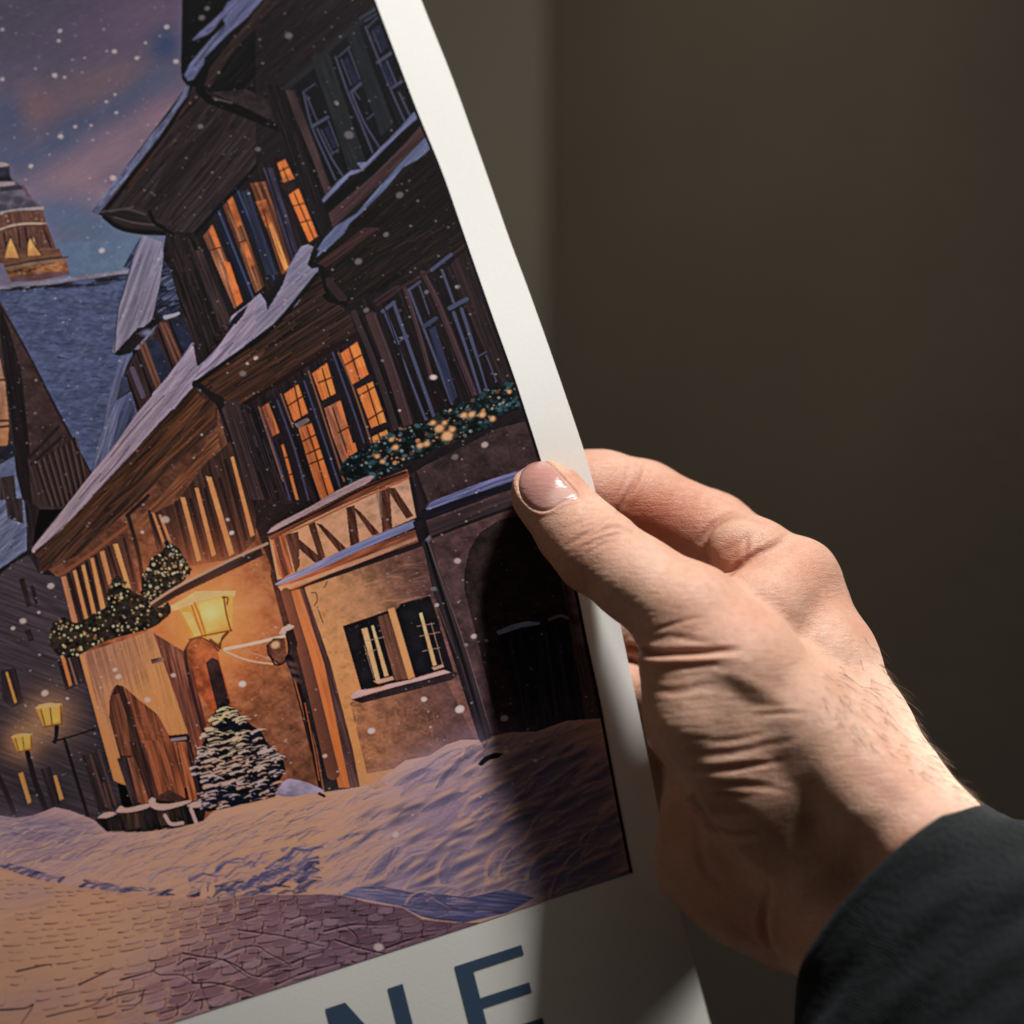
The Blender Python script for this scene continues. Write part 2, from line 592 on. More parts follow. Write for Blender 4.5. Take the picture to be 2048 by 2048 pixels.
# (points, width, depth, depth at the start relative, at the end relative) - depth > 0 cuts in
stamps = [
    (R1([(150, 320), (260, 350), (400, 375), (700, 368), (1000, 352), (1250, 335)]), 7, 15, 1.3, .0),
    (R1([(230, 440), (500, 425), (800, 420), (1050, 410), (1250, 450), (1400, 560)]), 10, -4, .6, .2),
    (R1([(230, 190), (500, 110), (700, 50), (850, 20)]), 5, 3, .3, .2),
    (R1([(300, 225), (600, 215), (850, 265), (1000, 300)]), 6, 3, .3, .2),
    (R1([(430, 530), (700, 500), (900, 480), (1100, 520)]), 6, 3, .3, .3),
    (R1([(300, 700), (550, 745), (800, 700), (950, 690)]), 7, 3.5, .3, .3),
    (R1([(880, 520), (1200, 590), (1450, 740), (1600, 850), (1680, 1000)]), 16, -4, .2, .2),
    (R1([(800, 640), (1050, 700), (1200, 800), (1350, 950)]), 18, 1.5, .2, .3),
    (R1([(1180, 830), (1400, 870), (1600, 880), (1750, 880)]), 7, 1.5, .3, .2),
    (R1([(1350, 980), (1500, 960), (1700, 950), (1850, 960)]), 6, 3, .3, .2),
    (R1([(700, 1190), (1000, 1215), (1300, 1180), (1500, 1110)]), 6, 2.5, .2, .3),
    (R1([(720, 1330), (950, 1345), (1200, 1320), (1550, 1240), (1750, 1200)]), 7, 3, .2, .2),
    (R1([(640, 1490), (850, 1500), (1100, 1480), (1450, 1440), (1650, 1400)]), 6, 5.5, .3, .1),
    (R1([(700, 1420), (1000, 1420), (1400, 1370)]), 8, -3, .3, .2),
    (R1([(850, 1640), (1100, 1640), (1350, 1650), (1650, 1690)]), 7, 4, .2, .1),
    (R1([(830, 1570), (1150, 1570), (1450, 1570)]), 8, -2.5, .3, .2),
    (R1([(880, 1740), (1100, 1740), (1300, 1760)]), 6, 2.5, .2, .2),
    (R3([(520, 0), (600, 130), (680, 240), (850, 335), (1010, 350), (1150, 330)]), 8, 12, .6, .1),
    (R3([(640, 180), (800, 260), (1000, 285), (1150, 300)]), 12, -5, .3, .1),
    (R3([(600, 120), (800, 130), (1100, 120)]), 8, 3, .2, .1),
    (R3([(1235, 760), (1225, 950), (1195, 1150), (1200, 1270), (1245, 1410), (1320, 1560)]), 8, 11, .1, .2),
    (R3([(1020, 900), (1130, 1000), (1130, 1180)]), 30, 5, .3, .3),
    (R3([(1290, 700), (1290, 1000), (1290, 1300), (1340, 1480)]), 14, -6, .1, .1),
    (R3([(850, 1170), (950, 1260), (1100, 1380), (1200, 1470)]), 8, 4, .2, .4),
    (R3([(540, 100), (545, 420), (640, 700), (850, 950)]), 12, 4, .5, .1),
    (R2([(290, 950), (400, 860), (550, 765), (700, 690), (840, 612)]), 6, 10, 1, .1),
    (R2([(340, 980), (480, 860), (640, 770), (780, 710)]), 9, -4, .3, .1),
    (R2([(200, 500), (350, 420), (520, 430), (680, 500)]), 8, 3, .2, .2),
    (R2([(180, 780), (300, 700), (440, 600), (560, 500)]), 9, 4, .2, .2),
    (R2([(455, 600), (450, 700), (425, 800)]), 6, 5, .3, .5),
    (R2([(0, 640), (80, 540), (170, 460), (300, 400), (420, 390)]), 7, 7, .3, .1),
    (Z1([(1040, 225), (1010, 320), (945, 430), (885, 530)]), 6, 5, .6, .6),
    (Z1([(1060, 240), (1030, 340), (970, 450)]), 9, -2.5, .6, .6),
    (Z1([(960, 250), (930, 350), (890, 440)]), 5, 2, .3, .3),
    (Z1([(560, 745), (640, 690), (720, 640), (830, 565), (900, 575)]), 4.5, 4.5, .2, .3),
    (Z1([(600, 730), (700, 690), (780, 655), (880, 625), (985, 648)]), 4.5, 4, .2, .8),
    (Z1([(640, 640), (720, 610), (800, 570)]), 4, 3.5, .2, .2),
    (Z1([(650, 760), (760, 700), (880, 670), (970, 655)]), 5, 3.5, .2, .4),
    (Z1([(600, 560), (700, 540), (800, 530)]), 4, 2.5, .2, .2),
    (Z1([(660, 520), (760, 510), (840, 540)]), 4, 2.5, .2, .3),
    (Z1([(560, 640), (640, 590), (740, 560)]), 5, 3, .2, .2),
    (Z1([(690, 800), (800, 730), (920, 700)]), 5, 2.5, .2, .2),
    (Z1([(640, 660), (760, 600), (860, 600)]), 7, -3, .2, .2),
    (Z1([(660, 720), (800, 675), (900, 650)]), 6, -3, .2, .2),
    (Z2([(1090, 690), (1180, 770), (1270, 850), (1400, 960)]), 24, 3, .1, .2),
]
rs = random.Random(4)
for i in range(9):                               # fine lines across the web
    y = 1040 - i * 42
    stamps.append((R2([(430 + i * 12 + rs.uniform(-15, 15), y + 40), (600 + i * 14, y - 60 + rs.uniform(-10, 10)), (760 + i * 16, y - 130), (900 + i * 14, y - 160 + rs.uniform(-15, 15))]), 3.2, 1.3, .2, .1))
for i in range(16):                              # fine horizontal lines over the ball of the thumb
    y = 450 + i * 82 + rs.uniform(-20, 20)
    x = 260 + max(0, y - 700) * .42
    stamps.append((R1([(x, y + 20), (x + 260, y + rs.uniform(-15, 25)), (x + 520, y - 20 + rs.uniform(-25, 15)), (x + 760, y - 60 + rs.uniform(-30, 30))]), 3.4, 0.55, .1, .1))
for i in range(14):                              # and the same along the thumb's side
    x = 480 + i * 55 + rs.uniform(-15, 15)
    y = 860 + i * 42
    stamps.append((Z1([(x, y), (x + 90, y - 60 + rs.uniform(-12, 12)), (x + 210, y - 90 + rs.uniform(-12, 12))]), 3.2, 0.5, .1, .1))

P2 = hv[:, :2]
facing = np.clip(-hn[:, 2] * 1.6 + 0.35, 0, 1)
disp = np.zeros(nvt)
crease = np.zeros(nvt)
for pts, w, dep, s0, s1 in stamps:
    pl = curve(pts, 5)
    a = np.array(pl)
    m = (P2[:, 0] > a[:, 0].min() - 4 * w) & (P2[:, 0] < a[:, 0].max() + 4 * w) & (P2[:, 1] > a[:, 1].min() - 4 * w) & (P2[:, 1] < a[:, 1].max() + 4 * w)
    ii = np.nonzero(m)[0]
    d, t = seg_dist(P2[ii], pl)
    prof = np.where(t < .5, s0 + (1 - s0) * np.sin(np.clip(t * 2, 0, 1) * math.pi / 2), s1 + (1 - s1) * np.sin(np.clip(2 - t * 2, 0, 1) * math.pi / 2))
    endf = np.ones_like(d)
    g = np.exp(-(d / w) ** 2) * prof * endf
    # a groove pushes up small lips at its sides
    lip = np.exp(-((d - 2.0 * w) / (0.8 * w)) ** 2) * prof
    disp[ii] -= 0.62 * dep * (g - 0.18 * lip) * facing[ii]
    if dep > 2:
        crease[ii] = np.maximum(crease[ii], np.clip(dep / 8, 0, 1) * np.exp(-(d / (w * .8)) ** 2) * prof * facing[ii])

nail_poly = np.array(curve(Z1([(262, 262), (300, 215), (350, 195), (395, 192), (430, 205), (480, 250), (540, 315), (590, 365), (632, 425), (590, 440), (520, 470),
                               (460, 508), (400, 520), (340, 500), (290, 455), (262, 410), (245, 350), (248, 300), (262, 262)]), 4))


def in_poly(P, poly):
    x, y = P[:, 0], P[:, 1]
    ins = np.zeros(len(P), dtype=bool)
    j = len(poly) - 1
    for i in range(len(poly)):
        xi, yi = poly[i]
        xj, yj = poly[j]
        c = ((yi > y) != (yj > y)) & (x < (xj - xi) * (y - yi) / (yj - yi + 1e-12) + xi)
        ins ^= c
        j = i
    return ins


ii = np.nonzero((P2[:, 0] < 1180) & (P2[:, 1] < 1050) & (hv[:, 2] < -40) & (hn[:, 2] < 0.1))[0]
nd, _ = seg_dist(P2[ii], [tuple(p) for p in nail_poly])
ins = in_poly(P2[ii], nail_poly)
sd = np.where(ins, nd, -nd)
nail = np.zeros(nvt)
nail[ii] = np.clip(sd / 2.5 + 0.5, 0, 1)
# fold round the plate: skin lip, narrow groove, plate
disp[ii] += 2.2 * np.exp(-((sd + 6) / 4.0) ** 2) - 3.2 * np.exp(-((sd - 0.5) / 2.2) ** 2) + 1.2 * np.clip(sd / 8, 0, 1)
disp[nail > 0.9] *= 0.8

# slow unevenness of flesh
rng = np.random.RandomState(3)


def vnoise3(p, scale, seed):
    r = np.random.RandomState(seed)
    T = r.rand(32, 32, 32)
    q = p / scale
    i = np.floor(q).astype(int)
    f = q - i
    f = f * f * (3 - 2 * f)
    out = np.zeros(len(p))
    for a in (0, 1):
        for b_ in (0, 1):
            for c in (0, 1):
                w = (f[:, 0] if a else 1 - f[:, 0]) * (f[:, 1] if b_ else 1 - f[:, 1]) * (f[:, 2] if c else 1 - f[:, 2])
                out += w * T[(i[:, 0] + a) % 32, (i[:, 1] + b_) % 32, (i[:, 2] + c) % 32]
    return out - 0.5


disp += (1 - nail) * (vnoise3(hv, 70, 1) * 3.5 + vnoise3(hv, 28, 2) * 1.0 + vnoise3(hv, 11, 5) * .35)
hv = hv + hn * disp[:, None]

m_skin, nt, b = new_mat("skin")
oc = objcoord(nt)
blot = noise(nt, oc, 55, 5)
fine = noise(nt, oc, 420, 4)
base = mixc(nt, ramp(nt, blot, .25, .75), (0.55, 0.305, 0.212, 1), (0.66, 0.425, 0.325, 1))
base = mixc(nt, ramp(nt, fine, .45, .95), base, (0.50, 0.27, 0.18, 1))
red = node(nt, 'ShaderNodeAttribute', attribute_name="flush_shade")
base = mixc(nt, red.outputs['Fac'], base, (0.44, 0.125, 0.065, 1))
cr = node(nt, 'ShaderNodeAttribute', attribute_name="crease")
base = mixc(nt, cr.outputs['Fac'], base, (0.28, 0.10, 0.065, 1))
nl = node(nt, 'ShaderNodeAttribute', attribute_name="nail")
base = mixc(nt, nl.outputs['Fac'], base, (0.45, 0.225, 0.195, 1))
lu = node(nt, 'ShaderNodeAttribute', attribute_name="pale")
base = mixc(nt, lu.outputs['Fac'], base, (0.78, 0.66, 0.58, 1))
nt.links.new(base, b.inputs['Base Color'])
b.inputs['Subsurface Weight'].default_value = 0.35
b.inputs['Subsurface Radius'].default_value = (1.0, 0.30, 0.15)
b.inputs['Subsurface Scale'].default_value = 0.0035
mr = node(nt, 'ShaderNodeMapRange')
nt.links.new(nl.outputs['Fac'], mr.inputs[0])
mr.inputs[3].default_value = 0.50
mr.inputs[4].default_value = 0.26
cw = node(nt, 'ShaderNodeMath', operation='MULTIPLY')
cw.inputs[1].default_value = 0.9
nt.links.new(nl.outputs['Fac'], cw.inputs[0])
nt.links.new(cw.outputs[0], b.inputs['Coat Weight'])
b.inputs['Coat Roughness'].default_value = 0.22
nt.links.new(mr.outputs[0], b.inputs['Roughness'])
b.inputs['Specular IOR Level'].default_value = 0.40
vo = node(nt, 'ShaderNodeTexVoronoi', feature='DISTANCE_TO_EDGE', Scale=1250.0)
mp = nt.nodes.new('ShaderNodeMapping')
mp.inputs['Rotation'].default_value = (0, 0.6, 0)
mp.inputs['Scale'].default_value = (0.75, 1, 1.35)
nt.links.new(oc, mp.inputs[0])
wn = node(nt, 'ShaderNodeTexNoise', Scale=300.0, Detail=2.0)
nt.links.new(mp.outputs[0], wn.inputs['Vector'])
va = node(nt, 'ShaderNodeVectorMath', operation='SCALE')
va.inputs['Scale'].default_value = 0.0016
nt.links.new(wn.outputs['Color'], va.inputs[0])
vb = node(nt, 'ShaderNodeVectorMath', operation='ADD')
nt.links.new(mp.outputs[0], vb.inputs[0])
nt.links.new(va.outputs[0], vb.inputs[1])
nt.links.new(vb.outputs[0], vo.inputs['Vector'])
inv = node(nt, 'ShaderNodeMath', operation='SUBTRACT')
inv.inputs[0].default_value = 1.0
nt.links.new(nl.outputs['Fac'], inv.inputs[1])
e1 = node(nt, 'ShaderNodeMath', operation='MINIMUM')
nt.links.new(vo.outputs['Distance'], e1.inputs[0])
e1.inputs[1].default_value = 0.22
e2 = node(nt, 'ShaderNodeMath', operation='MULTIPLY')
nt.links.new(e1.outputs[0], e2.inputs[0])
nt.links.new(inv.outputs[0], e2.inputs[1])
nb = bump(nt, b, e2.outputs[0], 0.5, 0.0008)
nb = bump(nt, b, noise(nt, oc, 520, 3, .6, ((0.30, 0.6, 2.0), (0, 0.25, 0))), 0.30, 0.0009, nb)
bump(nt, b, noise(nt, oc, 1100, 4), 0.20, 0.0004, nb)

flush_shade = np.exp(-(((P2[:, 0] - 1290) / 150) ** 2 + ((P2[:, 1] - 1035) / 90) ** 2)) * (hv[:, 2] > -30) * 0.9  # index finger redness, deepened to put its shaded underside into the colour
flush_shade = np.maximum(flush_shade, 0.45 * np.exp(-(((P2[:, 0] - 1470) / 70) ** 2 + ((P2[:, 1] - 1115) / 50) ** 2)))
flush_shade = np.maximum(flush_shade, 0.35 * np.exp(-(((P2[:, 0] - 1560) / 120) ** 2 + ((P2[:, 1] - 1890) / 60) ** 2)))
flush_shade = np.maximum(flush_shade, 0.30 * np.exp(-(((P2[:, 0] - 1480) / 130) ** 2 + ((P2[:, 1] - 1230) / 60) ** 2)))
flush_shade = np.maximum(flush_shade, 0.38 * np.exp(-(((P2[:, 0] - 1610) / 70) ** 2 + ((P2[:, 1] - 1130) / 55) ** 2)))
flush_shade = np.maximum(flush_shade, 0.28 * np.exp(-(((P2[:, 0] - 1190) / 70) ** 2 + ((P2[:, 1] - 1085) / 50) ** 2)))
flush_shade = np.maximum(flush_shade, 0.30 * np.clip(vnoise3(hv, 90, 9) * 2.2, 0, 1))
flush_shade = np.maximum(flush_shade, 0.40 * np.exp(-(((P2[:, 0] - 1148) / 40) ** 2 + ((P2[:, 1] - 965) / 40) ** 2))) * (1 - nail)
pale = np.zeros(nvt)
ld, _ = seg_dist(P2, Z1([(235, 270), (228, 330), (240, 400), (262, 450)]))
pale = np.maximum(pale, 0.55 * np.exp(-(ld / 3.5) ** 2) * nail)
lc = np.hypot((P2[:, 0] - Z1([(545, 440)])[0][0]) / 1.2, P2[:, 1] - Z1([(545, 440)])[0][1])
pale = np.maximum(pale, 0.24 * np.clip((34 - lc) / 16, 0, 1) * nail)

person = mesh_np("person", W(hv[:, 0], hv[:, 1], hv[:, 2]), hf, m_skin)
for nm, arr in (("nail", nail), ("crease", crease * 0.55), ("flush_shade", flush_shade), ("pale", pale)):
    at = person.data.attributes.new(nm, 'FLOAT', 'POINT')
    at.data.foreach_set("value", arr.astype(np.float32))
tag(person, "person in a dark sleeve, bare hand pinching the poster, thumb in front", "person")

# ------------------------------------------------------------------ the sleeve
m_cloth, nt, b = new_mat("dark_wool")
oc = objcoord(nt)
nt.links.new(mixc(nt, noise(nt, oc, 70, 5), (0.004, 0.0050, 0.0056, 1), (0.0115, 0.0132, 0.0148, 1)), b.inputs['Base Color'])
b.inputs['Roughness'].default_value = 0.85
b.inputs['Sheen Weight'].default_value = 0.05
b.inputs['Specular IOR Level'].default_value = 0.12
b.inputs['Sheen Roughness'].default_value = 0.5
b.inputs['Sheen Tint'].default_value = (0.55, 0.65, 0.75, 1)
wv = node(nt, 'ShaderNodeTexWave', Scale=420.0, Distortion=1.5)
wv.bands_direction = 'DIAGONAL'
nt.links.new(oc, wv.inputs['Vector'])
nb = bump(nt, b, wv.outputs['Fac'], 0.35, 0.0006)
bump(nt, b, noise(nt, oc, 500, 5), 0.7, 0.0016, nb)

# cuff ring: points on the visible rim traced from the picture; far side closes behind the wrist
NR = 96
A = np.linspace(0, 2 * np.pi, NR, endpoint=False)


def ring(cx, cy, cz, ax, ay, b1, b2, dz, wob, seed):
    """ellipse spanned by the picture vector (ax,ay) and the vector (b1,b2,dz)"""
    r = np.random.RandomState(seed)
    ph = r.rand(4) * 6.28
    w = 1 + wob * (np.sin(2 * A + ph[0]) * .5 + np.sin(3 * A + ph[1]) * .5 + np.sin(5 * A + ph[2]) * .3)
    return np.stack([cx + (ax * np.cos(A) + b1 * np.sin(A)) * w, cy + (ay * np.cos(A) + b2 * np.sin(A)) * w, cz + dz * np.sin(A) * w], 1)


rings = []
NS = 90
for i in range(NS):
    t = i / (NS - 1)
    top = np.array((1962 + 900 * t, 1614 + 330 * t + 60 * t * t))
    bot = np.array((1606 - 100 * t, 1984 + 900 * t))
    c = (top + bot) / 2
    h = (top - bot) / 2
    bul = 66 + 30 * t
    rings.append(ring(c[0], c[1], -190 - 150 * t, h[0], h[1], bul * .86, bul * .5, 215 + 60 * t, 0.0, 5))
outer = np.array(rings)
cen = outer.mean(1, keepdims=True)
tt_ = np.linspace(0, 1, NS)[:, None]
fold = (0.020 * np.sin(2 * A[None] + 20 * tt_) + 0.016 * np.sin(5 * A[None] - 30 * tt_ + 1.0) + 0.012 * np.sin(3 * A[None] + 55 * tt_ + 2)) * np.clip(tt_ * 10, 0, 1)
fold += 0.012 * np.exp(-((tt_ - .012) / .008) ** 2) - 0.010 * np.exp(-((tt_ - .032) / .006) ** 2)
fold += 0.05 * np.exp(-((tt_ - .03) / .025) ** 2) * 0.35
outer = cen + (outer - cen) * (1 + fold[..., None])
inner = cen + (outer - cen) * 0.965
lip1 = cen[:1] + (outer[:1] - cen[:1]) * 0.985 + np.array([-4, -4, 2])
allr = np.concatenate([inner[::-1][-24:], lip1, outer])
sv = allr.reshape(-1, 3)
sleeve = mesh_np("sleeve", W(sv[:, 0], sv[:, 1], sv[:, 2]), grid_faces(NR, len(allr), True), m_cloth, person)
tag(sleeve, "dark charcoal cloth sleeve")

# fine hairs on the wrist and the back of the hand
m_hair, nt, b = new_mat("body_hair")
nt.links.new(mixc(nt, noise(nt, objcoord(nt), 300, 2), (0.06, 0.035, 0.02, 1), (0.16, 0.10, 0.06, 1)), b.inputs['Base Color'])
b.inputs['Roughness'].default_value = 0.4
hr = random.Random(21)
ok = np.nonzero((hn[:, 0] > .35) & (hn[:, 2] < .45) & (P2[:, 1] > 1215) & (P2[:, 1] < 1640) & (P2[:, 0] > 1640))[0]
hvs, hfs = [], []
for i in range(420):
    t_ = hr.random() ** .7
    j = ok[hr.randrange(len(ok))]
    if hv[j, 1] < 1215 + 300 * hr.random():
        continue
    p = hv[j].copy()
    n_ = hn[j]
    tang = np.array((.50, .86, -.15)) + np.array([hr.gauss(0, .25) for _ in range(3)])
    tang -= n_ * (tang @ n_)
    tang /= np.linalg.norm(tang)
    L_ = hr.uniform(26, 62)
    lift = hr.uniform(.18, .75)
    side = np.cross(n_, tang)
    bend = hr.uniform(-.35, .35)
    ns_ = 7
    base_i = sum(len(v) for v in hvs)
    vs = []
    for k in range(ns_):
        q = k / (ns_ - 1)
        c = p + tang * L_ * q + n_ * (L_ * lift * (q - .45 * q * q)) + side * bend * L_ * q * q
        r_ = 0.42 * (1 - q) + .08
        for a_ in range(4):
            an_ = a_ * math.pi / 2
            vs.append(c + r_ * (math.cos(an_) * n_ + math.sin(an_) * side))
    hvs.append(np.array(vs))
    hfs.append(grid_faces(4, ns_, True) + base_i)
hvs = np.concatenate(hvs)
mesh_np("arm_hair", W(hvs[:, 0], hvs[:, 1], hvs[:, 2]), np.concatenate(hfs), m_hair, person)

# ------------------------------------------------------------------ the printed picture, painted stroke by stroke
CX0, CY0, CWD, CHT = -130, -60, 1480, 2330
cv = np.zeros((CHT, CWD, 3), dtype=np.float32)
prng = random.Random(11)
nrs = np.random.RandomState(8)
NT = nrs.rand(128, 128).astype(np.float32)


def vn2(x, y):
    i, j = np.floor(x).astype(int), np.floor(y).astype(int)
    f, g = x - i, y - j
    f, g = f * f * (3 - 2 * f), g * g * (3 - 2 * g)
    a, b_ = NT[j % 128, i % 128], NT[j % 128, (i + 1) % 128]
    c, d = NT[(j + 1) % 128, i % 128], NT[(j + 1) % 128, (i + 1) % 128]
    return (a * (1 - f) + b_ * f) * (1 - g) + (c * (1 - f) + d * f) * g - 0.5


def streaks(X, Y, ang, L=60.0, w=3.5):
    """streaky noise running along the angle (degrees, picture axes, y down)"""
    c, s = math.cos(math.radians(ang)), math.sin(math.radians(ang))
    a, b_ = X * c + Y * s, -X * s + Y * c
    return vn2(a / L + 7, b_ / w) + 0.6 * vn2(a / (L * .5) + 31, b_ / (w * .45) + 5)


VA, VB, VC, VD, VE, VF = vw(0, 0, 512), vw(350, 0, 550), vw(0, 500, 512), vw(350, 450, 550), vw(0, 1000, 512), vw(450, 950, 550)
VG, VH, VI, VJ, VK = vw(0, 1400, 648), vw(600, 1400, 648), vw(750, 0, 500), vw(750, 450, 500), vw(900, 1100, 500)


def VS(v):
    (a, _), (b_, _) = v([(0, 0), (1932, 0)])
    return (b_ - a) / 1932


def box(P, pad):
    P = np.asarray(P, float)
    x0, y0 = np.floor(P.min(0) - pad).astype(int)
    x1, y1 = np.ceil(P.max(0) + pad).astype(int) + 1
    x0, x1 = max(x0, CX0), min(x1, CX0 + CWD)
    y0, y1 = max(y0, CY0), min(y1, CY0 + CHT)
    if x1 <= x0 or y1 <= y0:
        return None
    return x0, y0, x1, y1


def poly_mask(P, bx):
    x0, y0, x1, y1 = bx
    X = (np.arange(x0, x1) + .5)[None, :]
    Y = (np.arange(y0, y1) + .5)[:, None]
    m = np.zeros((y1 - y0, x1 - x0), dtype=bool)
    n = len(P)
    for i in range(n):
        ax, ay = P[i]
        bx_, by = P[(i + 1) % n]
        if ay == by:
            continue
        r0, r1 = sorted((ay, by))
        a = max(int(math.floor(r0 - y0 - .5)), 0)
        b_ = min(int(math.ceil(r1 - y0 + .5)), y1 - y0)
        if b_ <= a:
            continue
        yy = Y[a:b_]
        c = ((ay > yy) != (by > yy)) & (X < (bx_ - ax) * (yy - ay) / (by - ay) + ax)
        m[a:b_] ^= c
    return m


def put(bx, alpha, c):
    x0, y0, x1, y1 = bx
    s = cv[y0 - CY0:y1 - CY0, x0 - CX0:x1 - CX0]
    s += alpha[..., None] * (np.asarray(c, dtype=np.float32) / 255 - s) if np.ndim(c) == 1 else alpha[..., None] * (c / 255 - s)


def fill(v, pts, c, sm=False, c2=None, g=None, tex=0.10, ang=None, L=60.0, w=3.5, al=1.0):
    """flat or graded shape with brush texture; g = two points (in the same view) the colours run between"""
    P = v(pts)
    if sm:
        P = curve(list(P) + [P[0]], 5)
    bx = box(P, 1)
    if bx is None:
        return
    m = poly_mask(P, bx).astype(np.float32) * al
    X, Y = np.meshgrid(np.arange(bx[0], bx[2], dtype=np.float32), np.arange(bx[1], bx[3], dtype=np.float32))
    colr = np.empty(X.shape + (3,), dtype=np.float32)
    if c2 is None:
        colr[:] = c
    else:
        (ax, ay), (bx_, by) = v(g)
        d = (bx_ - ax, by - ay)
        t = np.clip(((X - ax) * d[0] + (Y - ay) * d[1]) / (d[0] ** 2 + d[1] ** 2), 0, 1)[..., None]
        colr[:] = np.asarray(c, np.float32) * (1 - t) + np.asarray(c2, np.float32) * t
    if tex:
        n_ = streaks(X, Y, ang, L, w) if ang is not None else vn2(X / 19, Y / 15) + .6 * vn2(X / 6 + 9, Y / 5)
        colr *= 1 + tex * 2.2 * n_[..., None]
    put(bx, m, colr)


def seg_field(X, Y, P, W0, W1):
    best = np.full(X.shape, 1e9, dtype=np.float32)
    n = len(P) - 1
    for i in range(n):
        (ax, ay), (bx_, by) = P[i], P[i + 1]
        dx, dy = bx_ - ax, by - ay
        t = np.clip(((X - ax) * dx + (Y - ay) * dy) / (dx * dx + dy * dy + 1e-6), 0, 1)
        d = np.hypot(X - ax - t * dx, Y - ay - t * dy)
        u = (i + t) / n
        best = np.minimum(best, d - (W0 + (W1 - W0) * u) / 2)
    return best


def line(v, pts, w, c, w2=None, al=1.0, sm=True):
    P = v(pts)
    if sm and len(P) > 2:
        P = curve(P, 4)
    k = VS(v)
    w, w2 = w * k, (w if w2 is None else w2) * k
    bx = box(P, max(w, w2) / 2 + 1.5)
    if bx is None:
        return
    X, Y = np.meshgrid(np.arange(bx[0], bx[2], dtype=np.float32) + .5, np.arange(bx[1], bx[3], dtype=np.float32) + .5)
    put(bx, np.clip(.5 - seg_field(X, Y, P, w, w2), 0, 1) * al, np.asarray(c, np.float32))


def lines(v, many, w, c, **k):
    for p in many:
        line(v, p, w, c, **k)


def blob(v, x, y, rx, ry, c, al=1.0, ang=0.0, hard=0.0):
    """soft (or hard) ellipse"""
    k = VS(v)
    (px, py), = v([(x, y)])
    rx, ry = rx * k, ry * k
    R = max(rx, ry) * (2.2 if not hard else 1.15) + 1.5
    bx = box([(px, py)], R)
    if bx is None:
        return
    X, Y = np.meshgrid(np.arange(bx[0], bx[2], dtype=np.float32) + .5 - px, np.arange(bx[1], bx[3], dtype=np.float32) + .5 - py)
    ca, sa = math.cos(math.radians(ang)), math.sin(math.radians(ang))
    a, b_ = (X * ca + Y * sa) / rx, (-X * sa + Y * ca) / ry
    q = np.sqrt(a * a + b_ * b_)
    m = np.clip((1 - q) * min(rx, ry) / max(hard, .01) + .5, 0, 1) if hard else np.exp(-q * q * 1.2)
    put(bx, m * al, np.asarray(c, np.float32))


def hatch(v, pts, ang, n, ln, w, cols, al=0.7, jit=7, seed=0, sm=False, curl=0.0):
    """many short brush marks inside a shape"""
    P = v(pts)
    if sm:
        P = curve(list(P) + [P[0]], 5)
    k = VS(v)
    B = box(P, 1)
    if B is None:
        return
    M = poly_mask(P, B)
    ys, xs = np.nonzero(M)
    if len(ys) == 0:
        return
    r = random.Random(seed + n)
    for _ in range(n):
        i = r.randrange(len(ys))
        x, y = B[0] + xs[i], B[1] + ys[i]
        a = math.radians(ang + r.gauss(0, jit))
        l_ = ln * k * r.uniform(.45, 1.3)
        dx, dy = math.cos(a) * l_ / 2, math.sin(a) * l_ / 2
        q = curl * l_ * r.uniform(.4, 1)
        pl = [(x - dx, y - dy), (x + dy / max(l_, 1) * q * 2, y - dx / max(l_, 1) * q * 2), (x + dx, y + dy)]
        ww = w * k * r.uniform(.5, 1.3)
        bx = box(pl, ww / 2 + 1.2)
        if bx is None:
            continue
        bx = (max(bx[0], B[0]), max(bx[1], B[1]), min(bx[2], B[2]), min(bx[3], B[3]))
        if bx[2] <= bx[0] or bx[3] <= bx[1]:
            continue
        X, Y = np.meshgrid(np.arange(bx[0], bx[2], dtype=np.float32) + .5, np.arange(bx[1], bx[3], dtype=np.float32) + .5)
        m = np.clip(.5 - seg_field(X, Y, pl, ww, ww * .25), 0, 1) * M[bx[1] - B[1]:bx[3] - B[1], bx[0] - B[0]:bx[2] - B[0]]
        put(bx, m * al * r.uniform(.5, 1), np.asarray(r.choice(cols), np.float32))


def sprinkle(v, pts, n, rmin, rmax, cols, al=1.0, seed=0, asp=1.3, hard=1.0, sm=False):
    P = v(pts)
    if sm:
        P = curve(list(P) + [P[0]], 5)
    B = box(P, 1)
    if B is None:
        return
    ys, xs = np.nonzero(poly_mask(P, B))
    if len(ys) == 0:
        return
    r = random.Random(seed + n)
    k = VS(v)
    ident = lambda p: p
    for _ in range(n):
        i = r.randrange(len(ys))
        rr = (rmin + (rmax - rmin) * r.random() ** 2.5) * k
        blob1(B[0] + xs[i], B[1] + ys[i], rr * asp, rr, r.choice(cols), al * r.uniform(.5, 1), r.uniform(-50, 20), hard)


def blob1(px, py, rx, ry, c, al, ang, hard):
    R = max(rx, ry) * 1.2 + 1.5
    bx = box([(px, py)], R)
    if bx is None:
        return
    X, Y = np.meshgrid(np.arange(bx[0], bx[2], dtype=np.float32) + .5 - px, np.arange(bx[1], bx[3], dtype=np.float32) + .5 - py)
    ca, sa = math.cos(math.radians(ang)), math.sin(math.radians(ang))
    q = np.hypot((X * ca + Y * sa) / rx, (-X * sa + Y * ca) / ry)
    put(bx, np.clip((1 - q) * min(rx, ry) / hard + .5, 0, 1) * al, np.asarray(c, np.float32))


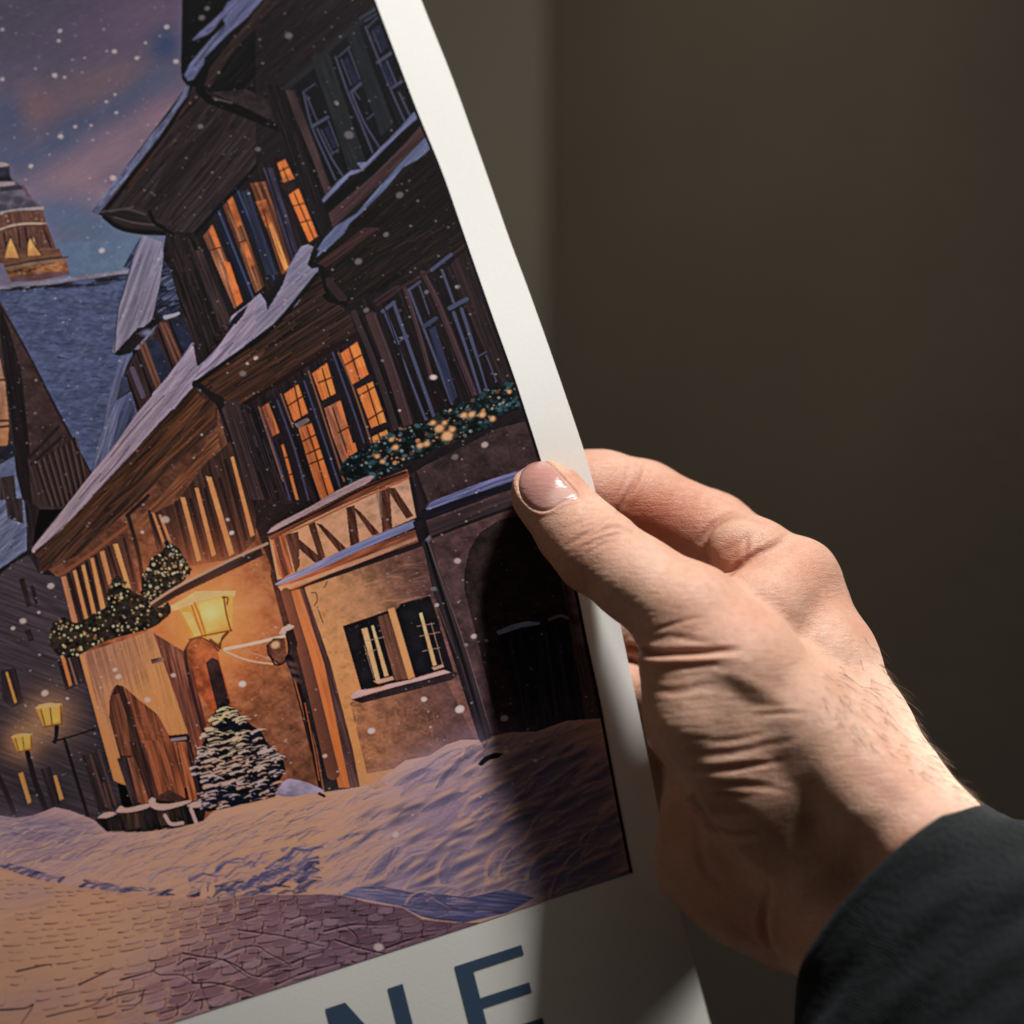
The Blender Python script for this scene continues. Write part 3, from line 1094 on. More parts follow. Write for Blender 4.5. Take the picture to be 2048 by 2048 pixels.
def glow(v, x, y, r, c, amt):
    """warm light painted round a lantern (part of the picture)"""
    k = VS(v)
    (px, py), = v([(x, y)])
    r *= k
    bx = box([(px, py)], r * 2.4)
    X, Y = np.meshgrid(np.arange(bx[0], bx[2], dtype=np.float32) - px, np.arange(bx[1], bx[3], dtype=np.float32) - py)
    m = np.exp(-(X * X + Y * Y) / (r * r)) * amt
    s = cv[bx[1] - CY0:bx[3] - CY0, bx[0] - CX0:bx[2] - CX0]
    s += m[..., None] * np.asarray(c, np.float32) / 255 * (1.05 - s)


FULL = lambda p: list(p)
# --- sky
fill(FULL, [(-130, -60), (480, -60), (480, 700), (-130, 700)], (80, 72, 90), c2=(104, 100, 122), g=[(60, 0), (120, 560)], tex=.03)
for x, y, rx, ry, c, al, an in [
        (250, 150, 500, 260, (76, 70, 84), .7, 0), (1150, 150, 330, 260, (104, 82, 102), .7, 0), (700, 250, 420, 160, (92, 78, 98), .6, 0),
        (780, 620, 420, 170, (110, 88, 94), .8, -20), (250, 820, 260, 200, (116, 88, 92), .8, 30), (1250, 340, 120, 130, (56, 70, 100), .95, 20),
        (1200, 620, 160, 120, (82, 86, 110), .8, -40), (960, 760, 240, 90, (76, 82, 106), .85, -35), (620, 930, 330, 90, (74, 80, 104), .85, -12),
        (60, 900, 130, 240, (72, 80, 106), .9, 0), (480, 1100, 220, 80, (72, 82, 108), .9, -10), (150, 1190, 300, 100, (80, 86, 112), .85, 10),
        (1180, 880, 260, 130, (128, 100, 114), .9, -40), (850, 1130, 330, 180, (130, 103, 116), .9, -25), (560, 1330, 330, 150, (134, 106, 116), .9, -15),
        (800, 1480, 240, 90, (138, 108, 120), .8, 20), (300, 1480, 260, 90, (120, 102, 122), .8, 5), (520, 1640, 220, 110, (84, 98, 124), .9, 20),
        (850, 1750, 420, 170, (84, 98, 124), .95, 0), (950, 1880, 260, 90, (98, 112, 138), .8, 0), (760, 1560, 200, 60, (112, 102, 124), .7, 20)]:
    blob(VA, x, y, rx * 1.05, ry * 1.05, c, al, an)
fill(VC, [(420, -60), (1050, -60), (1000, 200), (500, 240)], (88, 102, 128), c2=(92, 106, 132), g=[(500, 0), (900, 180)], tex=.04)
fill(VC, [(-490, -60), (40, -60), (90, 260), (-490, 300)], (104, 94, 116), tex=.03)
hatch(VA, [(0, 0), (1380, 0), (1380, 700), (750, 1500), (1000, 1932), (450, 1932), (300, 1500), (0, 1200)], -8, 420, 70, 5, [(98, 86, 104), (120, 96, 108), (84, 88, 112), (110, 96, 116)], .35, 14)
# --- church tower
fill(VA, [(-300, 1240), (0, 1215), (75, 1250), (75, 1330), (110, 1370), (180, 1400), (260, 1530), (330, 1570), (330, 1620), (450, 1950), (450, 1990), (-300, 1990)], (98, 66, 56), tex=.18, ang=80, L=40)
fill(VA, [(-300, 1390), (160, 1390), (200, 1460), (290, 1560), (330, 1580), (200, 1570), (0, 1610), (-300, 1640)], (92, 84, 98), tex=.15)
fill(VA, [(-300, 1225), (20, 1225), (75, 1248), (0, 1262), (-300, 1270)], (150, 136, 138), tex=.05)
fill(VA, [(-300, 1270), (70, 1262), (78, 1330), (100, 1370), (-300, 1380)], (48, 48, 60), tex=.2)
fill(VA, [(-300, 1375), (110, 1372), (120, 1395), (0, 1412), (-300, 1430)], (138, 122, 128), tex=.05)
fill(VA, [(0, 1410), (150, 1395), (180, 1430), (90, 1440), (0, 1450)], (58, 54, 66), tex=.1)
for x, y in ((40, 1500), (140, 1510), (20, 1570), (230, 1545)):
    blob(VA, x, y, 45, 32, (70, 64, 76), .8, hard=6)
fill(VA, [(0, 1600), (150, 1575), (330, 1560), (332, 1585), (160, 1590), (60, 1600), (0, 1625)], (150, 134, 136), tex=.05)
line(VA, [(0, 1735), (90, 1705), (200, 1690), (350, 1690)], 14, (176, 146, 126))
line(VA, [(0, 1748), (90, 1718), (200, 1703), (350, 1703)], 8, (44, 30, 32))
for x in (75, 255):
    fill(VA, [(x - 30, 1932), (x, 1790), (x + 40, 1932)], (214, 158, 84), tex=.08)
    fill(VC, [(x - 30, -10), (x + 40, -10), (x + 60, 60), (x - 5, 75)], (206, 150, 80), tex=.08)
lines(VA, [[(30, 1760), (70, 1932)], [(190, 1720), (230, 1932)], [(140, 1740), (160, 1932)], [(330, 1720), (410, 1932)]], 16, (54, 34, 34))
fill(VC, [(-20, -10), (450, -10), (525, 185), (300, 235), (80, 240)], (104, 70, 54), tex=.2, ang=-8)
for x in (90, 260):
    pass
hatch(VA, [(0, 1600), (320, 1590), (440, 1940), (60, 1990), (0, 1990)], -8, 110, 34, 8, [(66, 42, 40), (122, 84, 66), (84, 54, 48)], .7, 6)
for q in ([(30, 1950), (60, 1840), (82, 1785), (110, 1850), (150, 1945)], [(205, 1935), (210, 1840), (228, 1785), (262, 1850), (318, 1925)]):
    fill(VA, q, (206, 152, 84), c2=(170, 112, 66), g=[(100, 1800), (100, 1960)], tex=.12)
    line(VA, q, 9, (58, 36, 34), sm=False)
fill(VC, [(40, 125), (500, 50), (520, 75), (60, 150)], (120, 92, 74))
fill(VC, [(65, 150), (500, 80), (525, 160), (90, 215)], (130, 84, 56), tex=.3)
hatch(VC, [(65, 150), (500, 80), (525, 160), (90, 215)], -8, 60, 40, 7, [(58, 34, 30), (180, 120, 74)], .8)
fill(VC, [(75, 205), (520, 155), (530, 185), (90, 245)], (100, 70, 72))
line(VC, [(40, 125), (300, 80), (515, 55)], 9, (40, 28, 30))
# --- blue roof behind
fill(VC, [(-490, 330), (0, 285), (500, 215), (1000, 150), (1000, 800), (830, 1100), (700, 1700), (640, 1640), (0, 380), (-490, 380)], (74, 80, 108), c2=(76, 82, 112), g=[(500, 300), (650, 1500)], tex=.13, ang=2, L=18, w=6)
hatch(VC, [(0, 330), (1000, 240), (860, 1000), (700, 1650)], 2, 230, 60, 6, [(62, 67, 94), (86, 91, 118), (68, 74, 102)], .5, 9)
hatch(VC, [(0, 330), (1000, 240), (860, 1000), (700, 1650)], -2, 30, 85, 11, [(40, 40, 56), (46, 46, 64)], .9, 7)
fill(VC, [(-490, 330), (0, 275), (300, 240), (600, 200), (990, 148), (990, 175), (850, 190), (700, 215), (520, 235), (300, 285), (-490, 345)], (122, 112, 128), tex=.1)
hatch(VC, [(0, 285), (420, 260), (980, 180), (980, 250), (420, 300), (0, 315)], -6, 30, 150, 22, [(30, 24, 30), (36, 30, 38)], .9, 4)
sprinkle(VC, [(20, 330), (960, 230), (860, 800), (820, 1080), (700, 1600), (640, 1580)], 800, 7, 15, [(64, 70, 98), (92, 98, 126), (80, 86, 114), (70, 74, 100)], .5, 31, 2.4)
hatch(VC, [(20, 330), (960, 230), (860, 800), (820, 1080), (700, 1600), (640, 1580)], -3, 90, 46, 6, [(44, 44, 62), (54, 54, 74)], .8, 8)
# --- gable house at left
fill(VC, [(-490, 200), (0, 380), (200, 740), (690, 1680), (500, 1960), (-490, 1960)], (66, 48, 48), c2=(56, 40, 40), g=[(100, 700), (400, 1700)], tex=.14)
fill(VC, [(-490, 700), (0, 820), (40, 1000), (70, 1300), (60, 1480), (-490, 1480)], (150, 108, 92), c2=(160, 104, 70), g=[(0, 800), (0, 1400)])
lines(VC, [[(-100, 990), (50, 980)], [(-100, 1290), (70, 1290)], [(-100, 1350), (70, 1330)]], 18, (70, 48, 46))
fill(VC, [(0, 430), (60, 560), (160, 900), (210, 1350), (260, 1932), (130, 1932), (100, 1400), (50, 1000), (0, 620)], (34, 26, 28), tex=.15, ang=80)
line(VC, [(0, 420), (200, 760), (440, 1230), (690, 1690)], 16, (40, 32, 38))
fill(VC, [(-490, 1560), (0, 1580), (100, 1470), (125, 1700), (190, 1960), (-490, 1960)], (88, 92, 118), tex=.14)
fill(VC, [(0, 1530), (60, 1470), (115, 1480), (125, 1550), (40, 1600), (0, 1620)], (38, 38, 46))
fill(VC, [(0, 1720), (110, 1700), (130, 1932), (0, 1932)], (62, 48, 50), tex=.2, ang=80)
fill(VC, [(210, 1560), (440, 1330), (460, 1370), (690, 1690), (500, 1960), (250, 1960)], (58, 42, 42), tex=.15, ang=75)
lines(VC, [[(220, 1570), (440, 1340)], [(240, 1620), (460, 1420)]], 26, (40, 30, 32))
for i in range(8):
    x = 270 + i * 42
    line(VC, [(x, 1600 - i * 26), (x + 110, 1932)], 16, (38, 28, 30))
    line(VC, [(x + 20, 1600 - i * 26), (x + 128, 1932)], 8, (86, 62, 56))
# --- body of the timbered house, everything right of the sky
fill(FULL, [(366, -60), (364, 130), (376, 170), (185, 424), (212, 436), (332, 470), (300, 640), (400, 700), (90, 1100), (60, 1160), (180, 1500), (700, 1700), (1340, 1700), (1340, -60)], (34, 27, 30), tex=.12, ang=-38)
# upper gable with snow streaks
fill(VA, [(1385, -230), (1380, 120), (1378, 560), (1425, 640), (1932, 900), (1932, -230)], (17, 16, 19), tex=.15, ang=-45)
line(VA, [(1390, -200), (1382, 300), (1380, 560), (1420, 640)], 22, (12, 12, 15))
hatch(VB, [(250, 480), (760, 0), (1400, 0), (640, 600), (660, 700), (200, 620)], -46, 150, 260, 9, [(34, 28, 30), (28, 26, 32), (10, 10, 12), (52, 36, 36)], .7, 4)
fill(VB, [(250, 470), (640, 0), (740, 0), (420, 350), (240, 620), (210, 600)], (48, 35, 36), tex=.25, ang=-46)
for pts in ([(1780, -40), (1890, -60), (1760, 70), (1660, 155), (1570, 262), (1500, 275), (1450, 305), (1560, 200), (1680, 90)],
            [(1870, 40), (1990, -60), (2000, -20), (1850, 150), (1745, 235), (1640, 340), (1545, 440), (1540, 480), (1460, 600), (1420, 612), (1395, 570), (1440, 480), (1530, 370), (1600, 290), (1700, 190), (1760, 180)]):
    fill(VA, pts, (88, 88, 120), sm=False, tex=.14, ang=-45, L=30)
lines(VA, [[(1760, 230), (1640, 400), (1560, 470)], [(1700, 200), (1560, 380), (1470, 500)], [(1850, 30), (1720, 130), (1560, 240)]], 7, (30, 28, 40))
fill(VB, [(400, 200), (575, -30), (470, -30), (340, 140), (360, 180)], (86, 88, 120), tex=.14, ang=-48)
line(VB, [(380, 20), (300, 160), (240, 230), (130, 280)], 16, (84, 84, 114), 10)
# lower eave: planks
eave = [(1420, 640), (1560, 690), (1932, 890), (1932, 1500), (1550, 1760), (1300, 1750), (1080, 1730), (800, 1620), (720, 1600), (1000, 1300), (1300, 930)]
fill(VA, eave, (46, 36, 38), tex=.24, ang=-50, L=90)
hatch(VA, eave, -50, 240, 330, 12, [(22, 18, 20), (26, 20, 22), (64, 50, 54), (56, 44, 48)], .75, 3)
hatch(VA, [(1400, 720), (1480, 760), (1000, 1420), (820, 1560), (760, 1590)], -52, 36, 260, 12, [(84, 52, 36), (70, 46, 38), (24, 18, 18)], .8, 3)
fill(VA, [(1300, 1150), (1200, 1360), (1130, 1590), (1290, 1500), (1700, 1000), (1740, 900)], (38, 30, 32), tex=.2, ang=-52, al=.6)
line(VA, [(1440, 660), (1300, 930), (1090, 1210), (800, 1590)], 30, (20, 16, 18))
fill(VA, [(1432, 648), (1400, 660), (1370, 720), (1290, 850), (1150, 1010), (1020, 1190), (900, 1330), (780, 1490), (700, 1590), (740, 1620), (850, 1480), (1000, 1290), (1190, 1050), (1335, 830), (1410, 730)], (92, 92, 120), tex=.2, ang=-52, L=30)
hatch(VA, [(1432, 648), (1400, 660), (1290, 850), (1020, 1190), (700, 1590), (740, 1620), (1000, 1290), (1335, 830)], -52, 40, 70, 12, [(120, 122, 146), (60, 60, 80)], .7)
fill(VA, [(800, 1590), (1000, 1560), (1130, 1600), (1250, 1700), (1290, 1770), (1060, 1765), (920, 1725), (830, 1680), (790, 1640)], (40, 32, 34), tex=.3, ang=15)
line(VA, [(790, 1640), (900, 1720), (1060, 1755), (1270, 1765)], 34, (18, 15, 17))
lines(VA, [[(830, 1600), (950, 1580), (1100, 1620)], [(860, 1640), (1000, 1680), (1180, 1700)], [(760, 1600), (1000, 1570)]], 12, (72, 60, 62))
line(VA, [(1130, 1600), (1170, 1680), (1260, 1740), (1400, 1850)], 28, (16, 14, 16))
fill(VB, [(160, 590), (250, 670), (480, 755), (735, 880), (745, 935), (450, 815), (230, 730), (140, 640)], (14, 13, 15), tex=.1)
fill(VB, [(250, 650), (500, 630), (660, 700), (700, 860), (480, 750)], (44, 35, 37), tex=.2)
line(VB, [(270, 690), (400, 725)], 10, (80, 68, 66))
# corner post between the two faces
post = [(650, 590), (790, 600), (900, 860), (1090, 1380), (1110, 1560), (1000, 1720), (960, 1600), (830, 1240), (690, 780)]
fill(VB, post, (27, 22, 24), tex=.3, ang=71, L=160)
hatch(VB, post, 71, 70, 420, 9, [(12, 11, 12), (48, 40, 44), (40, 30, 30)], .8, 2)
fill(VB, [(775, 630), (835, 640), (1000, 1060), (1095, 1320), (1065, 1390), (960, 1100), (850, 830)], (64, 47, 50), tex=.15, ang=70)
# upper right windows
fill(VB, [(840, 600), (1080, 340), (1420, 60), (1720, 800), (1130, 1330), (1090, 1290)], (23, 22, 27), tex=.14, ang=70)
fill(VB, [(960, 400), (1075, 345), (1170, 640), (1340, 1130), (1230, 1230), (1130, 900), (1010, 560)], (38, 40, 43), tex=.1, ang=70)
fill(VB, [(1195, 215), (1285, 165), (1390, 480), (1535, 870), (1450, 960), (1330, 620)], (36, 38, 44), tex=.1, ang=70)
line(VB, [(780, 620), (960, 470), (1080, 345), (1300, 160), (1420, 40)], 40, (38, 38, 42))
LV = (64, 64, 84)
for w_, ps in ((13, [[(905, 655), (960, 880), (1050, 1090), (1130, 1265)], [(1000, 905), (1100, 1110), (1185, 1245)], [(1240, 650), (1330, 860), (1440, 1040)], [(1130, 400), (1215, 650), (1300, 850), (1390, 1075)], [(1340, 190), (1440, 440), (1530, 660), (1615, 850)], [(1575, 650), (1660, 830)], [(1490, 430), (1560, 600)]]),
               (22, [[(965, 890), (1075, 825)], [(1240, 650), (1305, 590)], [(1425, 440), (1525, 370)], [(1530, 615), (1610, 565)]]),
               (9, [[(900, 650), (985, 590)], [(925, 670), (1000, 850)], [(1030, 915), (1110, 1080)], [(1080, 850), (1150, 1030)], [(1090, 1095), (1150, 1050)], [(1150, 400), (1230, 330)], [(1170, 420), (1240, 600)], [(1220, 340), (1300, 560)], [(1260, 640), (1300, 700)], [(1350, 840), (1400, 800)], [(1350, 195), (1430, 120)], [(1390, 220), (1450, 370)], [(1300, 130), (1420, 60)], [(1340, 150), (1430, 90)]])):
    lines(VB, ps, w_, LV)
for q in ([(1395, 205), (1440, 175), (1500, 330), (1455, 375)], [(1185, 420), (1215, 400), (1290, 570), (1255, 600)], [(1450, 470), (1480, 440), (1540, 600), (1515, 620)], [(1050, 910), (1075, 880), (1140, 1030), (1115, 1050)]):
    fill(VB, q, (36, 38, 58), tex=.1)
# snowy ledges, reddish band
fill(VB, [(1700, 830), (1770, 960), (1640, 1090), (1400, 1330), (1120, 1580), (1040, 1430), (1300, 1230), (1590, 940)], (20, 17, 20), tex=.15)
fill(VB, [(1690, 780), (1710, 830), (1590, 930), (1340, 1180), (1290, 1215), (1230, 1235), (1150, 1320), (1045, 1425), (1035, 1405), (1150, 1270), (1240, 1200), (1310, 1190), (1280, 1145), (1350, 1140), (1600, 880)], (92, 94, 124), tex=.15, ang=-45)
fill(VB, [(1740, 870), (1785, 970), (1640, 1085), (1450, 1290), (1230, 1490), (1110, 1600), (1080, 1500), (1400, 1230), (1620, 1010)], (66, 46, 50), tex=.14, ang=-43)
fill(VB, [(1770, 960), (1800, 1050), (1700, 1125), (1600, 1180), (1480, 1330), (1330, 1480), (1150, 1640), (1020, 1790), (940, 1850), (1050, 1680), (1130, 1590), (1280, 1500), (1440, 1310), (1640, 1090)], (88, 92, 122), tex=.15, ang=-45)
# dark planks under the second ledge, right
pl = [(1790, 1050), (2000, 1600), (2030, 1950), (1500, 1950), (1050, 1950), (980, 1840), (1200, 1610), (1500, 1340)]
fill(VB, pl, (24, 18, 19), tex=.3, ang=-40, L=100)
hatch(VB, pl, -40, 190, 240, 8, [(50, 30, 28), (44, 30, 26), (12, 11, 12), (36, 26, 26)], .7, 5)
fill(VD, [(1225, 20), (1932, 20), (2300, 300), (2260, 520), (1800, 300), (1600, 420), (1400, 560), (1250, 620), (1080, 500), (1010, 320)], (25, 19, 20), tex=.3, ang=-36, L=100)
hatch(VD, [(1050, 280), (1450, 0), (2150, 0), (2250, 400), (1800, 320), (1560, 430), (1300, 600), (1100, 480)], -34, 260, 230, 8, [(54, 34, 30), (46, 32, 28), (12, 11, 12), (34, 26, 26), (62, 42, 38)], .65, 5)
fill(VD, [(1000, 270), (1330, 20), (1440, 20), (1060, 300)], (58, 37, 36), tex=.2, ang=-36)
# upper lit window bank
fill(VB, [(150, 1640), (300, 1460), (430, 1340), (580, 1160), (720, 1100), (860, 1240), (1010, 1640), (1000, 1760), (830, 1932), (470, 2160), (300, 2100)], (36, 27, 28), tex=.2, ang=70)
fill(VB, [(200, 1660), (265, 1580), (330, 1740), (480, 2120), (420, 2170), (330, 1960)], (138, 84, 58), tex=.3, ang=70)
fill(VB, [(330, 1420), (400, 1365), (480, 1580), (630, 2010), (570, 2060), (440, 1720)], (116, 72, 50), tex=.3, ang=70)
fill(VB, [(525, 1290), (640, 1275), (830, 1900), (760, 1960), (660, 1640)], (112, 66, 44), tex=.3, ang=70)
OR, OR2, OR3 = (216, 108, 40), (200, 102, 40), (228, 122, 48)
fill(VB, [(720, 1150), (775, 1120), (840, 1255), (765, 1285)], (206, 108, 44), tex=.15)
fill(VB, [(800, 1370), (870, 1325), (1003, 1660), (945, 1705), (880, 1560)], OR, tex=.1)
fill(VB, [(240, 1620), (270, 1600), (325, 1740), (300, 1760)], (196, 100, 44), tex=.1)
fill(VD, [(345, 255), (385, 265), (478, 540), (435, 570)], OR, tex=.12)
fill(VB, [(365, 1400), (400, 1375), (470, 1580), (440, 1600)], (170, 88, 40), tex=.15)
fill(VB, [(470, 1700), (500, 1690), (560, 1860), (530, 1880)], (176, 92, 42), tex=.2)
fill(VB, [(640, 1540), (670, 1530), (800, 1880), (770, 1910), (690, 1700)], (226, 132, 66), tex=.25, ang=70)
fill(VB, [(570, 1420), (640, 1400), (690, 1560), (640, 1600)], (140, 74, 38), tex=.3, al=.8)
lines(VB, [[(760, 1180), (800, 1280)], [(730, 1210), (810, 1170)], [(840, 1360), (980, 1680)], [(830, 1450), (910, 1430)], [(870, 1570), (960, 1545)], [(790, 1350), (880, 1320)], [(345, 1430), (460, 1740)], [(620, 1480), (760, 1900)], [(250, 1760), (320, 1740)], [(450, 1710), (500, 1690)]], 9, (70, 34, 24))
fill(VB, [(740, 1300), (840, 1270), (850, 1310), (790, 1370)], (50, 34, 36), tex=.1)
for a, b_ in (((290, 1470), (560, 2140)), ((430, 1340), (700, 1990))):
    line(VB, [a, b_], 62, (30, 31, 46), 50)
    line(VB, [(a[0] + 14, a[1] + 4), (b_[0] + 10, b_[1])], 12, (64, 66, 90))
fill(VB, [(470, 1350), (520, 1330), (720, 1932), (640, 1932)], (44, 46, 64), tex=.2, ang=70)
fill(VB, [(620, 1180), (690, 1180), (880, 1800), (830, 1870)], (54, 46, 62), tex=.25, ang=70)
line(VB, [(640, 1180), (850, 1830)], 12, (24, 20, 24))
fill(VB, [(760, 1400), (800, 1400), (930, 1700), (880, 1770), (820, 1600)], (40, 29, 30), tex=.2, ang=70)
line(VB, [(150, 1640), (300, 1470), (430, 1335), (570, 1170)], 26, (18, 16, 18))
# dark studs left of it
studs = [(1250, 1750), (1450, 1850), (1760, 2540), (1580, 2880), (1500, 2800), (1330, 2150)]
fill(VA, studs, (34, 27, 28), tex=.3, ang=72, L=140)
fill(VD, [(0, 60), (150, 100), (390, 720), (250, 900), (220, 960), (150, 1000), (0, 560)], (36, 28, 29), tex=.3, ang=70, L=140)
hatch(VD, [(0, 60), (150, 100), (390, 720), (250, 900), (220, 960), (150, 1000), (0, 560)], 70, 70, 380, 13, [(16, 14, 16), (58, 45, 46), (46, 36, 36), (22, 18, 19)], .8, 2)
fill(VD, [(120, 190), (190, 170), (400, 690), (340, 740)], (56, 42, 42), tex=.25, ang=70)
sprinkle(VD, [(250, 860), (300, 750), (380, 690), (390, 720), (300, 880)], 50, 6, 16, [(24, 18, 20), (70, 52, 54), (40, 30, 32)], 1, 3)
# --- dormer with snow
fill(VC, [(1210, 540), (1330, 480), (1460, 720), (1300, 930), (1200, 1080), (1040, 1250), (940, 950), (1020, 790)], (58, 42, 42), tex=.2, ang=72)
fill(VC, [(1080, 690), (1190, 670), (1290, 920), (1200, 1040)], (42, 44, 62), tex=.12)
fill(VC, [(1290, 540), (1370, 500), (1460, 700), (1380, 820)], (40, 42, 60), tex=.12)
lines(VC, [[(1220, 560), (1340, 860)], [(1060, 710), (1190, 1050)], [(1250, 560), (1370, 830)], [(1090, 700), (1210, 1020)]], 22, (104, 66, 52))
lines(VC, [[(1200, 600), (1310, 900)], [(1030, 760), (1150, 1080)], [(1280, 540), (1390, 800)], [(960, 950), (1060, 1230)]], 16, (28, 22, 26))
line(VC, [(1000, 900), (1080, 1100)], 40, (80, 70, 86))
fill(VC, [(930, 130), (1000, 0), (1075, -110), (1120, -30), (1000, 150)], (60, 68, 96), tex=.3, ang=-55)
hatch(VC, [(930, 130), (1000, 0), (1075, -110), (1120, -30), (1000, 150)], -58, 30, 130, 8, [(24, 28, 46), (110, 112, 136)], .8)
fill(VC, [(1075, -110), (1220, -60), (1235, 40), (1210, 250), (1150, 520), (1080, 600), (880, 790), (850, 770), (880, 600), (900, 430), (950, 250), (1010, 60)], (124, 116, 138), c2=(118, 108, 124), g=[(1150, 0), (900, 750)], tex=.12, ang=-70, L=80)
hatch(VC, [(1075, -110), (1220, -60), (1210, 250), (1150, 520), (880, 780), (880, 600), (950, 250)], -68, 70, 190, 7, [(140, 130, 148), (98, 94, 116), (84, 84, 110)], .6, 5)
line(VC, [(1000, 90), (930, 330), (890, 470), (865, 770)], 8, (44, 44, 64))
fill(VC, [(1235, 60), (1290, 160), (1360, 420), (1350, 490), (1180, 530), (1160, 500), (1210, 260)], (50, 54, 76), tex=.3, ang=-25)
hatch(VC, [(1235, 150), (1290, 170), (1360, 420), (1180, 530), (1160, 500), (1210, 260)], -25, 60, 90, 12, [(26, 28, 44), (98, 102, 126), (20, 20, 32)], .9, 12)
line(VC, [(1250, 510), (1310, 495), (1350, 480)], 34, (134, 132, 146), 20)
fill(VC, [(860, 790), (1040, 590), (1090, 580), (1200, 480), (1210, 540), (1080, 680), (990, 780), (900, 800)], (34, 28, 32), tex=.2)
blob(VC, 1110, 625, 46, 24, (104, 104, 130), 1, -10, hard=8)
fill(VC, [(905, 810), (985, 790), (940, 930), (880, 1140), (990, 1070), (1040, 1240), (860, 1520), (700, 1690), (690, 1640), (780, 1350), (830, 1090)], (88, 90, 118), tex=.15, ang=-72)
fill(VC, [(985, 1070), (1030, 1240), (900, 1440), (850, 1500), (900, 1240)], (66, 70, 94), tex=.12, ang=-72)
fill(VC, [(920, 960), (960, 960), (980, 1060), (880, 1140)], (52, 54, 74), tex=.12)
hatch(VC, [(905, 810), (880, 1140), (860, 1520), (700, 1690), (780, 1350)], -72, 40, 150, 8, [(136, 120, 138), (110, 108, 132), (70, 70, 94)], .6, 4)
# --- the long snowy eave
fill(VD, [(1240, -30), (1180, -20), (1100, 60), (1030, 170), (1015, 200), (1060, 180), (1190, 60)], (90, 94, 124), tex=.12, ang=-45)
eaves = [(1010, 310), (985, 240), (955, 205), (975, 155), (940, 138), (890, 150), (845, 220), (800, 300), (780, 350), (700, 430), (640, 540), (600, 480), (510, 560), (400, 640), (382, 690), (440, 700), (330, 830), (220, 945), (160, 1000), (120, 830), (60, 920), (-60, 1080), (-160, 1190)]
low = [(-140, 1370), (0, 1290), (140, 1110), (240, 1030), (420, 900), (700, 690), (860, 560), (1000, 340)]
fill(VD, eaves + low, (118, 110, 132), c2=(142, 122, 142), g=[(950, 200), (0, 1150)], tex=.12, ang=-42, L=80)
fill(VC, [(1932, 350), (1720, 630), (1560, 860), (1490, 880), (1460, 720), (1400, 800), (1300, 930), (1040, 1230), (850, 1500), (700, 1680), (480, 1960), (240, 2260), (250, 2300), (420, 2250), (690, 1932), (900, 1650), (1180, 1330), (1475, 1020), (1580, 960), (1760, 810), (1932, 640)], (142, 122, 142), c2=(148, 122, 130), g=[(1500, 900), (400, 2100)], tex=.12, ang=-50, L=90)
hatch(VC, [(1460, 740), (1300, 930), (850, 1500), (480, 1960), (240, 2260), (420, 2250), (900, 1650), (1475, 1020)], -52, 150, 240, 7, [(164, 140, 152), (120, 104, 124), (104, 94, 118), (176, 150, 158)], .55, 4)
hatch(VD, eaves + low, -42, 110, 170, 8, [(140, 130, 150), (98, 96, 120), (154, 142, 160), (84, 82, 108)], .55, 6)
lines(VC, [[(840, 1560), (1050, 1300), (1240, 1100)], [(760, 1750), (900, 1590), (980, 1480)], [(600, 1880), (760, 1690)], [(1480, 960), (1600, 860), (1760, 700)]], 7, (78, 66, 84))
fill(VD, [(640, 540), (700, 430), (700, 380), (790, 330), (760, 420), (690, 540), (650, 600)], (30, 26, 34))
fill(VD, [(930, 280), (960, 200), (1020, 170), (990, 240), (1010, 300), (960, 310)], (24, 20, 24))
fill(VD, [(380, 690), (440, 620), (520, 560), (480, 640), (430, 700)], (34, 30, 40))
# eave underside
und = [(140, 1115), (250, 1030), (450, 900), (700, 690), (860, 565), (1010, 340), (1080, 500), (1240, 640), (1270, 760), (1100, 860), (800, 1060), (520, 1290), (380, 1240), (230, 1180)]
fill(VD, und, (50, 33, 29), c2=(66, 40, 28), g=[(900, 500), (700, 1100)], tex=.3, ang=-33, L=120)
hatch(VD, und, -33, 170, 320, 11, [(20, 15, 16), (24, 18, 18), (64, 42, 34), (54, 36, 30)], .8, 3)
fill(VD, [(480, 1250), (760, 1060), (1100, 860), (1090, 890), (800, 1090), (520, 1300)], (84, 46, 28), tex=.25, ang=-33)
fill(VD, [(240, 1120), (420, 980), (640, 860), (620, 920), (400, 1080), (280, 1150)], (70, 44, 34), tex=.25, ang=-35)
line(VD, [(150, 1110), (420, 920), (700, 710), (1000, 350)], 30, (20, 15, 15))
line(VD, [(1060, 500), (1100, 530), (1190, 545)], 40, (12, 11, 13))
line(VD, [(1080, 400), (1130, 460), (1180, 520)], 60, (48, 34, 36))
line(VD, [(1040, 330), (1060, 450), (1120, 540), (1200, 550)], 26, (14, 12, 13))
